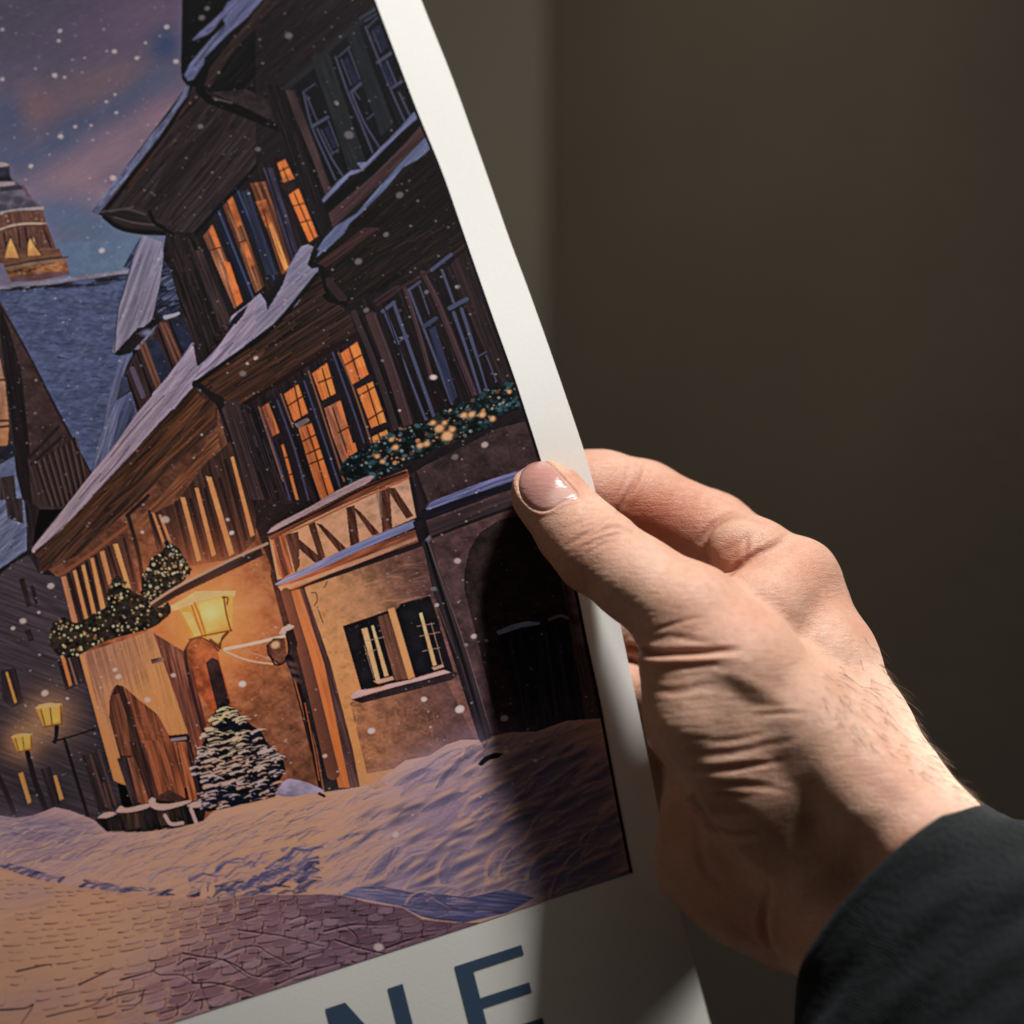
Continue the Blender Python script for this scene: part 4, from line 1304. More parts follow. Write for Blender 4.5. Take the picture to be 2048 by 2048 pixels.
# wall right of it with the dark tall windows
fill(VJ, [(-100, 560), (150, 480), (420, 300), (680, 170), (750, 260), (1100, 1200), (900, 1330), (600, 1400), (250, 1620), (100, 1600), (-60, 900)], (29, 21, 25), tex=.2, ang=68)
hatch(VJ, [(-100, 560), (680, 170), (750, 260), (1100, 1200), (600, 1400), (100, 1600)], 68, 150, 330, 14, [(16, 13, 16), (44, 31, 35), (38, 28, 30), (20, 16, 20)], .75, 3)
fill(VJ, [(560, 330), (700, 200), (760, 330), (900, 640), (1090, 1180), (960, 1230), (820, 900)], (44, 31, 34), tex=.3, ang=69, L=140)
hatch(VJ, [(700, 380), (780, 420), (1080, 1190), (960, 1210)], 69, 40, 300, 8, [(24, 18, 20), (60, 42, 44), (34, 26, 30)], .8, 2)
for p, w_ in (([(370, 380), (480, 600), (620, 950), (770, 1330)], 56), ([(-20, 700), (120, 1080), (270, 1560)], 60), ([(230, 500), (330, 820), (430, 1180)], 44)):
    line(VJ, p, w_, (60, 42, 47), w_ * 1.2)
    line(VJ, [(x + w_ * .3, y) for x, y in p], 8, (84, 62, 64), al=.7)
    line(VJ, [(x - w_ * .42, y) for x, y in p], 12, (22, 17, 20))
lines(VJ, [[(0, 590), (170, 480), (160, 520), (20, 620)], [(180, 500), (400, 370), (600, 230), (690, 160)]], 22, (52, 36, 38))
LV2 = (66, 66, 88)
for w_, ps in ((27, [[(60, 670), (150, 600)], [(85, 685), (180, 920), (290, 1220), (400, 1510)], [(145, 600), (240, 870), (350, 1180), (460, 1490)], [(160, 905), (250, 862)], [(440, 350), (590, 230)], [(610, 680), (710, 960), (820, 1300)], [(670, 650), (760, 930), (860, 1275)]]),
               (20, [[(265, 505), (370, 780), (490, 1090), (600, 1395)], [(260, 505), (350, 440)], [(520, 350), (610, 600)]]),
               (34, [[(580, 645), (710, 575)]]), (10, [[(780, 1030), (855, 985)], [(345, 470), (420, 690)], [(860, 1010), (940, 1210)]])):
    lines(VJ, ps, w_, LV2)
line(VJ, [(380, 785), (470, 725)], 32, (50, 58, 80))
fill(VJ, [(420, 810), (470, 780), (640, 1330), (590, 1380)], (42, 44, 64), tex=.15, ang=70)
lines(VJ, [[(190, 930), (300, 1220), (400, 1480)], [(110, 690), (190, 890)], [(690, 800), (800, 1100), (850, 1260)], [(640, 700), (740, 1000), (830, 1290)]], 12, (22, 18, 26))
for p, w_ in (([(60, 600), (200, 1000), (330, 1500)], 10),):
    line(VJ, p, w_, (24, 18, 20))
# --- lower lit window bank
bank = [(480, 1260), (800, 1050), (1120, 860), (1300, 740), (1400, 900), (1600, 1470), (1250, 1650), (1300, 1800), (1030, 1960), (560, 1960), (440, 1500)]
fill(VD, bank, (38, 27, 29), tex=.25, ang=70)
hatch(VD, bank, 71, 120, 380, 12, [(22, 17, 20), (54, 39, 40), (30, 24, 32)], .7, 2)
panes = [([(600, 1290), (685, 1230), (752, 1455), (680, 1490)], (138, 76, 48)), ([(668, 1265), (700, 1240), (748, 1450), (716, 1470)], OR),
         ([(748, 1550), (782, 1528), (890, 1932), (850, 1932)], (214, 112, 48)),
         ([(768, 1190), (885, 1108), (945, 1320), (838, 1385)], (198, 102, 44)), ([(820, 1180), (885, 1115), (940, 1310), (880, 1340)], (212, 112, 44)),
         ([(868, 1430), (972, 1388), (1120, 1880), (1030, 1940), (960, 1740)], (170, 88, 42)), ([(930, 1420), (972, 1395), (1118, 1870), (1075, 1900)], OR),
         ([(965, 1045), (1070, 968), (1132, 1185), (1035, 1235)], (190, 98, 44)), ([(1000, 1030), (1070, 975), (1128, 1180), (1060, 1215)], OR3),
         ([(1050, 1290), (1165, 1232), (1272, 1610), (1205, 1640), (1290, 1780), (1235, 1815), (1120, 1520)], (148, 88, 62)), ([(1135, 1260), (1165, 1240), (1270, 1600), (1235, 1620)], (196, 104, 54)),
         ([(1165, 905), (1282, 820), (1362, 1050), (1250, 1125)], (208, 104, 40)), ([(1225, 870), (1282, 828), (1340, 990), (1280, 1010)], OR3),
         ([(1280, 1155), (1390, 1100), (1492, 1400), (1390, 1455)], (218, 114, 42)), ([(1370, 1120), (1390, 1105), (1488, 1395), (1450, 1415)], (234, 130, 52)),
         ([(1385, 1490), (1490, 1440), (1505, 1490), (1395, 1535)], (224, 124, 58)), ([(1190, 1560), (1265, 1530), (1285, 1600), (1215, 1640)], (190, 98, 48))]
for q, c in panes:
    fill(VD, q, c, tex=.14, ang=70, L=40)
lines(VD, [[(610, 1290), (680, 1480)], [(840, 1130), (890, 1350)], [(800, 1270), (920, 1190)], [(930, 1420), (1010, 1680), (1075, 1900)], [(900, 1520), (1000, 1470)], [(950, 1680), (1050, 1640)], [(930, 1610), (1020, 1570)], [(1035, 1010), (1090, 1200)], [(1010, 1110), (1110, 1070)],
           [(1110, 1290), (1210, 1600)], [(1150, 1460), (1240, 1410)], [(1225, 860), (1300, 1090)], [(1190, 990), (1320, 910)], [(1350, 1130), (1440, 1420)], [(1300, 1200), (1400, 1140)], [(1360, 1370), (1470, 1300)], [(1430, 1470), (1445, 1510)], [(770, 1640), (820, 1620)], [(800, 1760), (850, 1740)]], 11, (84, 40, 26))
lines(VD, [[(840, 1400), (940, 1340)], [(1040, 1265), (1150, 1205)], [(1260, 1135), (1370, 1075)], [(1375, 1450), (1480, 1405)], [(690, 1505), (755, 1470)]], 34, (46, 31, 33))
lines(VD, [[(680, 1225), (800, 1560), (900, 1932)], [(890, 1100), (1010, 1450), (1150, 1880)], [(1090, 900), (1230, 1310), (1320, 1560)]], 56, (36, 27, 32))
lines(VD, [[(720, 1235), (840, 1570), (940, 1932)], [(910, 1100), (1040, 1480), (1160, 1840)], [(1110, 900), (1250, 1290), (1330, 1530)], [(610, 1330), (720, 1640), (810, 1932)]], 14, (64, 58, 78))
lines(VD, [[(940, 1030), (1020, 1270), (1190, 1800)], [(745, 1190), (830, 1420)], [(590, 1280), (760, 1800)], [(1150, 900), (1250, 1140), (1380, 1530)]], 12, (112, 74, 58))
line(VD, [(480, 1265), (800, 1060), (1100, 875), (1290, 760)], 30, (34, 22, 20))
fill(VD, [(840, 1400), (930, 1355), (950, 1375), (870, 1435)], (110, 90, 88))
# corner post
cp = [(230, 1170), (310, 1230), (440, 1240), (640, 1932), (520, 1932), (400, 1560)]
fill(VD, cp, (60, 43, 45), tex=.2, ang=72, L=140)
hatch(VD, [(440, 1240), (560, 1290), (800, 1932), (620, 1932)], 71, 60, 420, 14, [(26, 20, 22), (66, 50, 52), (42, 34, 42), (20, 16, 18)], .8, 2)
line(VD, [(300, 1240), (420, 1600), (510, 1932)], 18, (34, 24, 26))
line(VD, [(150, 1120), (230, 1190), (320, 1240), (300, 1290)], 60, (32, 24, 26))
# right house corner post beside the bank
line(VD, [(1260, 620), (1400, 960), (1560, 1450)], 46, (54, 40, 42))
line(VD, [(1300, 640), (1440, 990), (1600, 1460)], 18, (24, 18, 20))
line(VD, [(1360, 640), (1500, 1010), (1640, 1460)], 40, (66, 45, 46))
# --- brown wall right of the balcony, with the garland above
fill(VF, [(1270, 20), (1400, -60), (1932, -330), (2300, -420), (2480, 40), (1932, 20), (1470, 180), (1400, 230), (1330, 300)], (62, 45, 47), tex=.16)
hatch(VF, [(1450, -60), (1932, -300), (2350, -300), (2350, 0), (1932, 20), (1500, 150)], 75, 50, 120, 14, [(54, 38, 42), (78, 58, 58), (48, 36, 40)], .4, 25)
fill(VF, [(1290, 0), (1345, -30), (1430, 190), (1350, 300), (1335, 290)], (42, 31, 34), tex=.2, ang=75)
gar = [(-20, 1700), (100, 1620), (230, 1560), (300, 1540), (430, 1500), (520, 1440), (600, 1400), (690, 1350), (830, 1300), (930, 1250), (1020, 1220), (1100, 1200), (1160, 1390), (1040, 1450), (930, 1500), (900, 1560), (760, 1620), (650, 1660), (560, 1690), (450, 1740), (350, 1800), (200, 1870), (60, 1950), (-60, 1990), (-170, 2000), (-260, 1930), (-250, 1850), (-150, 1760)]
fill(VJ, gar, (15, 24, 25), sm=True, tex=.3)
sprinkle(VJ, gar, 520, 6, 20, [(28, 50, 54), (40, 66, 70), (10, 16, 18), (60, 90, 96), (22, 36, 46), (8, 12, 14)], .9, 1, 1.6, sm=True)
sprinkle(VJ, gar, 90, 5, 13, [(120, 136, 138), (150, 156, 150), (90, 110, 118)], .9, 2, 1.2, sm=True)
sprinkle(VJ, gar, 60, 6, 16, [(186, 116, 66), (200, 132, 80), (110, 66, 36)], .9, 3, sm=True)
for x, y, r in ((500, 1575, 34), (560, 1632, 42), (690, 1472, 24), (750, 1466, 24), (832, 1468, 24), (600, 1580, 22), (450, 1530, 20), (350, 1706, 22), (402, 1692, 22), (160, 1720, 22), (130, 1660, 16), (910, 1500, 20), (540, 1530, 18), (20, 1790, 16), (60, 1830, 16), (1040, 1290, 14)):
    blob(VJ, x, y, r * 1.6, r * 1.5, (150, 84, 44), .6)
    blob(VJ, x, y, r, r * .8, (228, 166, 112), 1, -20, hard=6)
# --- balcony with half timbering
fill(VF, [(310, 440), (380, 430), (900, 160), (1290, 10), (1345, 300), (1000, 450), (500, 690), (370, 740)], (206, 138, 94), c2=(196, 142, 112), g=[(420, 600), (1250, 150)], tex=.12)
fill(VF, [(330, 430), (420, 420), (480, 680), (410, 740), (380, 700)], (168, 86, 50), tex=.2, ang=75)
BM = (88, 52, 40)
for q in ([(350, 440), (385, 430), (445, 700), (410, 720)], [(430, 420), (510, 400), (520, 640), (490, 690)], [(590, 340), (640, 330), (700, 580), (660, 600)], [(860, 230), (905, 215), (940, 480), (890, 500)], [(1090, 90), (1150, 80), (1170, 370), (1115, 400)],
          [(500, 430), (550, 470), (690, 600), (640, 630), (530, 520)], [(650, 340), (690, 350), (860, 530), (810, 560)], [(900, 220), (960, 260), (1080, 410), (1030, 430)], [(1140, 90), (1200, 90), (1320, 290), (1270, 310)]):
    qc = sum(p[0] for p in q) / len(q)
    fill(VF, [(x + 7 * (1 if x > qc else -1), y) for x, y in q], BM, tex=.2, ang=70)
fill(VF, [(1060, 130), (1100, 120), (1110, 300), (1085, 320)], (150, 112, 96), tex=.3, ang=85, al=.7)
fill(VF, [(300, 430), (600, 270), (1000, 70), (1280, -40), (1300, 10), (900, 180), (600, 320), (420, 410), (330, 460)], (112, 62, 42), tex=.2, ang=-27)
line(VF, [(310, 425), (600, 285), (1000, 85), (1270, -20)], 14, (36, 24, 26))
line(VF, [(420, 420), (640, 320), (900, 195), (1285, 25)], 14, (160, 88, 52))
fill(VF, [(295, 415), (360, 350), (600, 225), (720, 150), (870, 70), (990, 15), (1050, 10), (1000, 60), (880, 120), (560, 285), (360, 390)], (146, 114, 116), sm=True, tex=.12, ang=-27)
hatch(VF, [(330, 390), (600, 235), (950, 50), (1010, 40), (560, 280)], -27, 26, 160, 10, [(170, 132, 124), (110, 92, 104)], .6)
fill(VF, [(370, 780), (560, 700), (1000, 510), (1350, 380), (1370, 470), (1000, 600), (560, 780), (400, 830)], (176, 92, 50), c2=(112, 66, 50), g=[(450, 780), (1300, 430)], tex=.2, ang=-23)
fill(VF, [(375, 790), (600, 720), (1000, 570), (1360, 430), (1365, 455), (1000, 600), (600, 750), (400, 820)], (214, 146, 102), c2=(150, 100, 80), g=[(450, 780), (1300, 430)], tex=.1)
fill(VF, [(350, 770), (440, 715), (700, 590), (1000, 450), (1250, 350), (1335, 320), (1340, 365), (1000, 510), (600, 690), (390, 770)], (132, 120, 146), c2=(112, 108, 142), g=[(400, 740), (1300, 340)], sm=True, tex=.12, ang=-24)
line(VF, [(540, 800), (800, 690), (1000, 625), (1390, 485)], 34, (48, 32, 32), 20)
# right sill
fill(VF, [(1340, 300), (1420, 240), (1480, 180), (1800, 60), (1932, 20), (2330, -100), (2400, 20), (1932, 150), (1400, 330)], (30, 26, 36), tex=.15, ang=-20)
fill(VF, [(1410, 240), (1440, 200), (1480, 178), (1800, 55), (1932, 12), (2320, -110), (2330, -60), (1932, 75), (1700, 150), (1420, 250)], (94, 94, 130), tex=.18, ang=-20)
# wall with the orange light
fill(VF, [(560, 790), (1000, 640), (1395, 500), (1480, 900), (1830, 2000), (880, 2260), (900, 1932), (720, 1300)], (212, 140, 84), c2=(92, 62, 58), g=[(640, 1150), (1420, 850)], tex=.14)
fill(VF, [(880, 1600), (1550, 1430), (1800, 1950), (1000, 2100)], (120, 76, 58), c2=(78, 54, 54), g=[(950, 1700), (1650, 1600)], tex=.12, al=.75)
blob(VF, 900, 860, 260, 130, (200, 134, 90), .5)
hatch(VF, [(900, 780), (1380, 560), (1450, 900), (1100, 900)], -14, 70, 150, 12, [(160, 108, 78), (110, 76, 66), (186, 124, 84)], .35, 12)
hatch(VF, [(650, 850), (840, 1050), (940, 1500), (980, 2000), (900, 1932)], 20, 60, 90, 14, [(226, 156, 94), (196, 124, 72)], .4, 40)
hatch(VF, [(960, 1620), (1450, 1560), (1600, 1900), (1000, 1980)], 30, 110, 60, 12, [(150, 94, 58), (104, 66, 52), (170, 110, 66)], .35, 60)
lines(VF, [[(610, 830), (640, 830), (650, 880), (630, 920)], [(650, 930), (690, 1040)], [(720, 750), (700, 790)]], 9, (112, 74, 58))
fill(VF, [(465, 815), (535, 800), (700, 1330), (860, 2000), (880, 2200), (800, 2200), (640, 1440)], (198, 106, 56), tex=.16, ang=74)
fill(VF, [(525, 800), (560, 795), (745, 1330), (900, 1932), (950, 2200), (880, 2200), (700, 1330)], (84, 54, 48), tex=.16, ang=74)
line(VF, [(430, 830), (580, 1350), (760, 2100)], 70, (92, 54, 42), 90)
# far brown wall right, arch, pipe
fill(VF, [(1395, 330), (1932, 130), (2300, 20), (2560, 1100), (2660, 1500), (1880, 1900), (1480, 900)], (80, 56, 56), c2=(70, 50, 52), g=[(1500, 500), (1800, 1500)], tex=.16)
fill(VF, [(1400, 340), (1900, 160), (2300, 40), (2320, 130), (1900, 270), (1440, 430)], (60, 44, 47), tex=.15, ang=-20)
line(VF, [(1440, 445), (1900, 270), (2300, 150)], 22, (34, 26, 30))
arch = [(110, 300), (112, 180), (150, 0), (230, -130), (380, -230), (560, -260), (700, -180), (800, 0), (850, 180), (900, 420), (1050, 1320), (640, 1390), (380, 1410), (220, 720)]
fill(VK, arch, (46, 33, 32), c2=(40, 29, 29), g=[(150, 300), (800, 400)], tex=.2)
hatch(VK, [(110, 300), (230, -130), (560, -260), (850, 180), (900, 540), (380, 640), (220, 720)], 85, 40, 200, 16, [(48, 34, 32), (26, 20, 21)], .4, 10)
fill(VK, [(370, 660), (480, 610), (700, 580), (910, 545), (1040, 1290), (960, 1340), (540, 1370)], (25, 24, 28), tex=.3, ang=80)
lines(VK, [[(470, 700), (590, 1340)], [(740, 640), (830, 1290)], [(850, 780), (930, 1260)]], 14, (52, 38, 36), al=.8)
fill(VK, [(360, 630), (480, 580), (600, 552), (700, 560), (690, 578), (560, 600), (375, 660)], (104, 104, 132), tex=.15)
line(VK, [(770, 540), (850, 510), (920, 530)], 24, (84, 78, 92))
fill(VK, [(860, 250), (985, 320), (1100, 820), (1210, 1330), (1050, 1330), (990, 950), (900, 420)], (66, 46, 50), tex=.15, ang=78)
for y in (300, 380, 470, 620, 690):
    blob(VK, 930 + y * .12, y, 46, 36, (104, 84, 92), .6, 20, hard=12)
fill(VF, [(1350, 330), (1420, 330), (1500, 640), (1680, 1170), (1900, 1900), (1830, 1932), (1640, 1300), (1480, 860)], (50, 39, 43), tex=.25, ang=73, L=120)
line(VF, [(1375, 340), (1500, 760), (1660, 1260), (1840, 1880)], 22, (24, 19, 22))
line(VF, [(1420, 450), (1530, 760), (1700, 1240), (1880, 1840)], 7, (92, 72, 72))
blob(VF, 1425, 445, 26, 22, (96, 88, 100), 1, hard=6)
fill(VF, [(1320, 330), (1400, 290), (1440, 420), (1370, 500)], (34, 26, 30), tex=.2)
# pair of small windows
fill(VF, [(830, 1062), (1060, 985), (1140, 955), (1175, 980), (1325, 1440), (960, 1515)], (30, 24, 27), tex=.15)
fill(VF, [(1075, 1000), (1150, 972), (1305, 1430), (1195, 1445)], (102, 66, 50), tex=.15, ang=73)
fill(VF, [(1145, 945), (1190, 930), (1335, 1420), (1290, 1440)], (212, 142, 86), tex=.1, ang=73)
fill(VF, [(1200, 950), (1240, 905), (1440, 850), (1470, 930), (1610, 1390), (1340, 1430)], (28, 24, 28), tex=.15)
for q in ([(960, 1085), (1000, 1072), (1092, 1440), (1062, 1450)], [(1028, 1062), (1046, 1056), (1152, 1410), (1122, 1420)], [(1366, 975), (1386, 965), (1490, 1335), (1462, 1345)]):
    fill(VF, q, (224, 166, 118), tex=.08)
lines(VF, [[(990, 1170), (1120, 1140)], [(990, 1260), (1080, 1220)], [(1350, 1065), (1470, 1045)], [(1370, 1135), (1510, 1105)], [(1390, 1240), (1510, 1215)], [(1450, 1040), (1530, 1330)], [(980, 1200), (1050, 1430)]], 5, (150, 112, 96))
fill(VF, [(1040, 1450), (1180, 1415), (1190, 1440), (1080, 1470)], (176, 128, 106))
fill(VF, [(1450, 1355), (1535, 1330), (1540, 1350), (1470, 1375)], (170, 124, 106))
fill(VF, [(890, 1580), (1200, 1490), (1600, 1380), (1640, 1395), (1600, 1440), (1300, 1520), (960, 1605)], (50, 36, 38), tex=.1)
fill(VF, [(880, 1555), (940, 1512), (1090, 1500), (1130, 1475), (1300, 1440), (1430, 1400), (1540, 1370), (1590, 1388), (1400, 1440), (1200, 1490), (1000, 1540), (900, 1575)], (184, 144, 138), tex=.08)
# --- lower left facade in lamp light
fac = [(1480, 1030), (1640, 1180), (1700, 1400), (1870, 1932), (2050, 2400), (1900, 3600), (700, 3700), (620, 2700), (470, 2500), (230, 2300), (700, 1932), (900, 1680)]
fill(VC, fac, (88, 54, 40), c2=(112, 64, 42), g=[(1200, 1500), (1500, 2600)], tex=.2)
fill(VC, [(1480, 1030), (1560, 1100), (1640, 1180), (1640, 1330), (1000, 1932), (600, 2300), (300, 2450), (240, 2300), (480, 2100), (900, 1640)], (66, 42, 32), tex=.3, ang=-45, L=110)
hatch(VC, [(1480, 1030), (1640, 1180), (1640, 1330), (1000, 1932), (600, 2300), (300, 2450), (240, 2300), (900, 1640)], -46, 110, 260, 13, [(40, 26, 24), (100, 60, 38), (32, 22, 22), (80, 50, 36)], .75, 4)
fill(VC, [(1490, 1080), (1560, 1140), (1420, 1330), (1100, 1600), (900, 1780), (880, 1760), (1150, 1500)], (84, 50, 32), tex=.25, ang=-45)
fill(VC, [(1500, 1280), (1630, 1200), (1620, 1290), (1300, 1560), (1000, 1830), (960, 1850), (1200, 1600)], (92, 54, 34), tex=.25, ang=-44, al=.8)
fill(VC, [(1580, 1440), (1640, 1360), (1660, 1480), (1400, 1760), (1250, 1932), (1080, 2080), (1000, 2080), (1200, 1880)], (104, 62, 40), tex=.25, ang=-44)
# tall slit windows at the right part
fill(VE, [(1120, 120), (1330, 20), (1560, -280), (1740, -440), (1932, 100), (1932, 300), (1800, 440), (1500, 490), (1240, 560)], (64, 42, 36), tex=.2, ang=75)
SL = (214, 134, 76)
for q in ([(1362, -20), (1398, -20), (1522, 455), (1488, 468)], [(1470, -90), (1500, -90), (1632, 415), (1600, 432)], [(1555, -180), (1598, -170), (1770, 405), (1732, 430)], [(1742, -320), (1765, -330), (1925, 265), (1892, 282)]):
    fill(VE, q, SL, c2=(196, 116, 66), g=[(1400, -100), (1550, 430)], tex=.1)
lines(VE, [[(1160, 110), (1240, 330)], [(1210, 120), (1290, 330)]], 22, (176, 106, 66))
lines(VE, [[(1130, 90), (1210, 330)], [(1440, 0), (1560, 440)], [(1550, -80), (1680, 420)], [(1330, 20), (1440, 480)], [(1660, -160), (1820, 380)], [(1700, -300), (1860, 300)]], 26, (44, 29, 28))
# left slit windows
fill(VE, [(460, 570), (860, 320), (960, 240), (1060, 700), (820, 820), (560, 950)], (70, 45, 38), tex=.2, ang=75)
for q, c in (([(462, 585), (498, 572), (590, 925), (548, 935)], (176, 110, 74)), ([(550, 535), (576, 528), (668, 900), (642, 912)], SL), ([(615, 495), (640, 488), (730, 868), (702, 882)], SL), ([(682, 442), (708, 436), (798, 815), (762, 832)], SL),
             ([(752, 395), (788, 380), (850, 620), (820, 650)], (170, 106, 68)), ([(852, 335), (892, 330), (992, 668), (962, 682)], (216, 142, 80))):
    fill(VE, q, c, tex=.12, ang=75)
lines(VE, [[(520, 560), (620, 920)], [(590, 520), (690, 890)], [(655, 470), (750, 850)], [(725, 420), (810, 760)], [(820, 360), (900, 620)], [(940, 300), (1030, 680)]], 22, (44, 29, 28))
line(VE, [(970, 120), (1050, 420), (1090, 700)], 30, (40, 28, 28))
line(VE, [(960, 120), (1080, 10), (1120, -30)], 26, (36, 25, 25))
line(VE, [(470, 560), (700, 400), (960, 200)], 26, (118, 66, 42))
# dark far wall at left
fill(VE, [(-490, 480), (0, 540), (210, 400), (290, 440), (310, 560), (460, 580), (600, 1160), (690, 1480), (760, 1750), (850, 1960), (1000, 2700), (-490, 2700)], (64, 52, 59), c2=(52, 42, 46), g=[(200, 700), (300, 1900)], tex=.14, ang=20)
fill(VE, [(-490, 60), (40, 0), (200, 0), (205, 380), (0, 520), (-490, 560)], (94, 96, 122), tex=.14, ang=-50)
fill(VE, [(40, -10), (170, -10), (180, 180), (60, 140)], (56, 44, 48), tex=.2, ang=80)
hatch(VE, [(0, 60), (200, 200), (205, 380), (0, 520)], -38, 26, 150, 12, [(58, 60, 84), (124, 124, 146)], .7)
fill(VE, [(180, -10), (300, 60), (270, 200), (240, 400), (300, 440), (300, 560), (210, 400), (205, 200)], (42, 32, 36), tex=.2, ang=80)
line(VE, [(0, 550), (110, 460), (230, 395)], 24, (32, 26, 32))
for q in ([(145, 600), (185, 590), (240, 800), (205, 815)], [(185, 990), (230, 975), (265, 1060), (220, 1070)], [(225, 650), (260, 640), (290, 780), (268, 790)]):
    fill(VE, q, (44, 32, 34), tex=.15)
fill(VE, [(5, 1290), (120, 1270), (180, 1530), (90, 1570), (20, 1500)], (42, 31, 34), tex=.2, ang=75)
fill(VE, [(42, 1302), (60, 1298), (130, 1528), (110, 1538)], (212, 140, 64), tex=.1)
fill(VE, [(430, 1200), (600, 1170), (640, 1380), (500, 1440)], (44, 32, 34), tex=.2, ang=75)
fill(VE, [(462, 1195), (492, 1190), (548, 1400), (524, 1412)], (186, 108, 58), tex=.1)
line(VE, [(520, 1190), (580, 1390)], 14, (110, 76, 66))
# wall round the lantern and the door below it
fill(VE, [(1090, 780), (1320, 670), (1932, 350), (2010, 450), (2100, 800), (2400, 1900), (2500, 2500), (1500, 2500), (1250, 1260), (1150, 980)], (122, 68, 44), c2=(104, 64, 46), g=[(1500, 900), (2200, 1700)], tex=.18)
hatch(VE, [(1090, 780), (1932, 400), (2100, 900), (2300, 1900), (1500, 2300), (1250, 1260)], -14, 140, 130, 14, [(142, 82, 50), (98, 58, 42), (150, 90, 58)], .35, 18)
glow(VE, 1560, 900, 560, (216, 88, 30), .85)
glow(VE, 1560, 880, 300, (236, 110, 40), .5)
fill(VE, [(1150, 1000), (1240, 1250), (1420, 1760), (1450, 1900), (1560, 1900), (1480, 1600), (1400, 1150)], (108, 62, 48), tex=.25, ang=75)
fill(VE, [(1395, 1120), (1430, 1070), (1500, 1045), (1570, 1065), (1640, 1130), (1670, 1260), (1760, 1560), (1700, 1700), (1600, 1600), (1500, 1450), (1400, 1250)], (142, 68, 38), tex=.2)
fill(VE, [(1400, 1180), (1460, 1300), (1560, 1700), (1540, 1800), (1430, 1460)], (92, 48, 36), tex=.2, ang=75)
fill(VE, [(1555, 1230), (1600, 1190), (1650, 1210), (1740, 1540), (1640, 1580)], (50, 31, 30), tex=.2)
line(VE, [(1400, 1130), (1440, 1065), (1510, 1042), (1590, 1075), (1650, 1140)], 12, (70, 34, 26))
line(VE, [(1400, 1140), (1420, 1300), (1540, 1780)], 26, (58, 36, 32))
# bay with arch
fill(VE, [(595, 1160), (750, 1120), (900, 1070), (1150, 985), (1245, 1250), (1430, 1790), (1290, 1800), (1190, 1620), (1040, 1500), (930, 1405), (880, 1395), (845, 1440), (828, 1520), (828, 1650), (905, 1932), (960, 2160), (860, 2120), (760, 1760), (690, 1460)], (200, 130, 78), c2=(150, 98, 74), g=[(1150, 1500), (750, 1350)], tex=.12, ang=75)
blob(VE, 880, 1300, 180, 120, (148, 100, 78), .6)
fill(VE, [(600, 1170), (640, 1180), (740, 1560), (850, 1932), (930, 2150), (860, 2120), (760, 1760)], (196, 126, 76), tex=.1, ang=75)
fill(VE, [(930, 1405), (1040, 1500), (1190, 1620), (1290, 1800), (1420, 1820), (1500, 2130), (1200, 2260), (1000, 2180), (905, 1932), (830, 1650), (828, 1520), (845, 1440), (880, 1395)], (112, 62, 42), tex=.22, ang=75)
fill(VE, [(880, 1395), (930, 1410), (985, 1560), (1090, 1932), (1160, 2200), (1010, 2200), (905, 1932), (828, 1650), (830, 1510)], (60, 37, 33), tex=.25, ang=75)
fill(VE, [(835, 1480), (900, 1460), (960, 1640), (1000, 1932), (905, 1932), (830, 1650)], (90, 52, 38), tex=.25, ang=78)
hatch(VE, [(1000, 1560), (1280, 1800), (1400, 2150), (1150, 2150)], 8, 36, 90, 9, [(80, 44, 34), (140, 82, 54)], .6, 14)
fill(VE, [(1270, 1780), (1420, 1765), (1440, 1800), (1425, 1840), (1310, 1850)], (42, 32, 34))
line(VE, [(1300, 1812), (1400, 1800)], 24, (122, 96, 94))
fill(VE, [(1140, 1205), (1230, 1185), (1250, 1215), (1150, 1240)], (116, 80, 64), tex=.2)
# pillars and foot of the bay (lower view)
for q, c in (([(740, 350), (800, 340), (930, 600), (860, 625), (800, 600)], (104, 62, 46)), ([(770, 250), (860, 260), (950, 580), (890, 600)], (64, 39, 34)), ([(860, 240), (1050, 250), (1110, 590), (1000, 560), (950, 590)], (116, 64, 42)), ([(1060, 250), (1110, 250), (1200, 600), (1130, 600)], (132, 74, 48)), ([(1110, 250), (1140, 250), (1210, 600), (1180, 610)], (64, 40, 36)),
             ([(700, 350), (760, 345), (830, 640), (800, 650)], (52, 38, 38))):
    fill(VG, q, c, tex=.25, ang=74)
# garlands and small firs on the balcony
g1 = [(370, 1010), (400, 950), (480, 885), (560, 930), (640, 905), (760, 840), (810, 790), (815, 690), (860, 600), (900, 580), (940, 630), (1010, 700), (1090, 730), (1150, 800), (1270, 785), (1290, 850), (1240, 900), (1160, 960), (1000, 1010), (850, 1050), (700, 1110), (600, 1170), (480, 1190), (400, 1130)]
g2 = [(1270, 300), (1310, 345), (1360, 375), (1390, 450), (1440, 545), (1380, 620), (1280, 690), (1180, 760), (1100, 770), (1070, 620), (1100, 540), (1160, 430), (1220, 400)]
for i, g_ in enumerate((g1, g2)):
    fill(VE, g_, (36, 29, 25), sm=True, tex=.35)
    sprinkle(VE, g_, 300, 7, 18, [(22, 20, 18), (54, 46, 32), (66, 48, 34), (44, 40, 30), (26, 28, 28)], .9, 5 + i, 1.5, sm=True)
    sprinkle(VE, g_, 130 if i == 0 else 70, 6, 13, [(230, 196, 136), (212, 160, 96), (180, 122, 70), (236, 216, 170)], .95, 7 + i, 1.1, sm=True)
sprinkle(VE, g2, 40, 6, 15, [(150, 140, 128), (186, 170, 150)], .8, 15, 1.3, sm=True)
fill(VE, [(1130, 800), (1320, 670), (1540, 555), (1960, 345), (1990, 420), (1560, 620), (1330, 730), (1180, 820)], (72, 46, 40), tex=.2, ang=-27)
line(VE, [(1140, 785), (1320, 668), (1540, 556), (1760, 445), (2020, 330)], 20, (166, 122, 98))
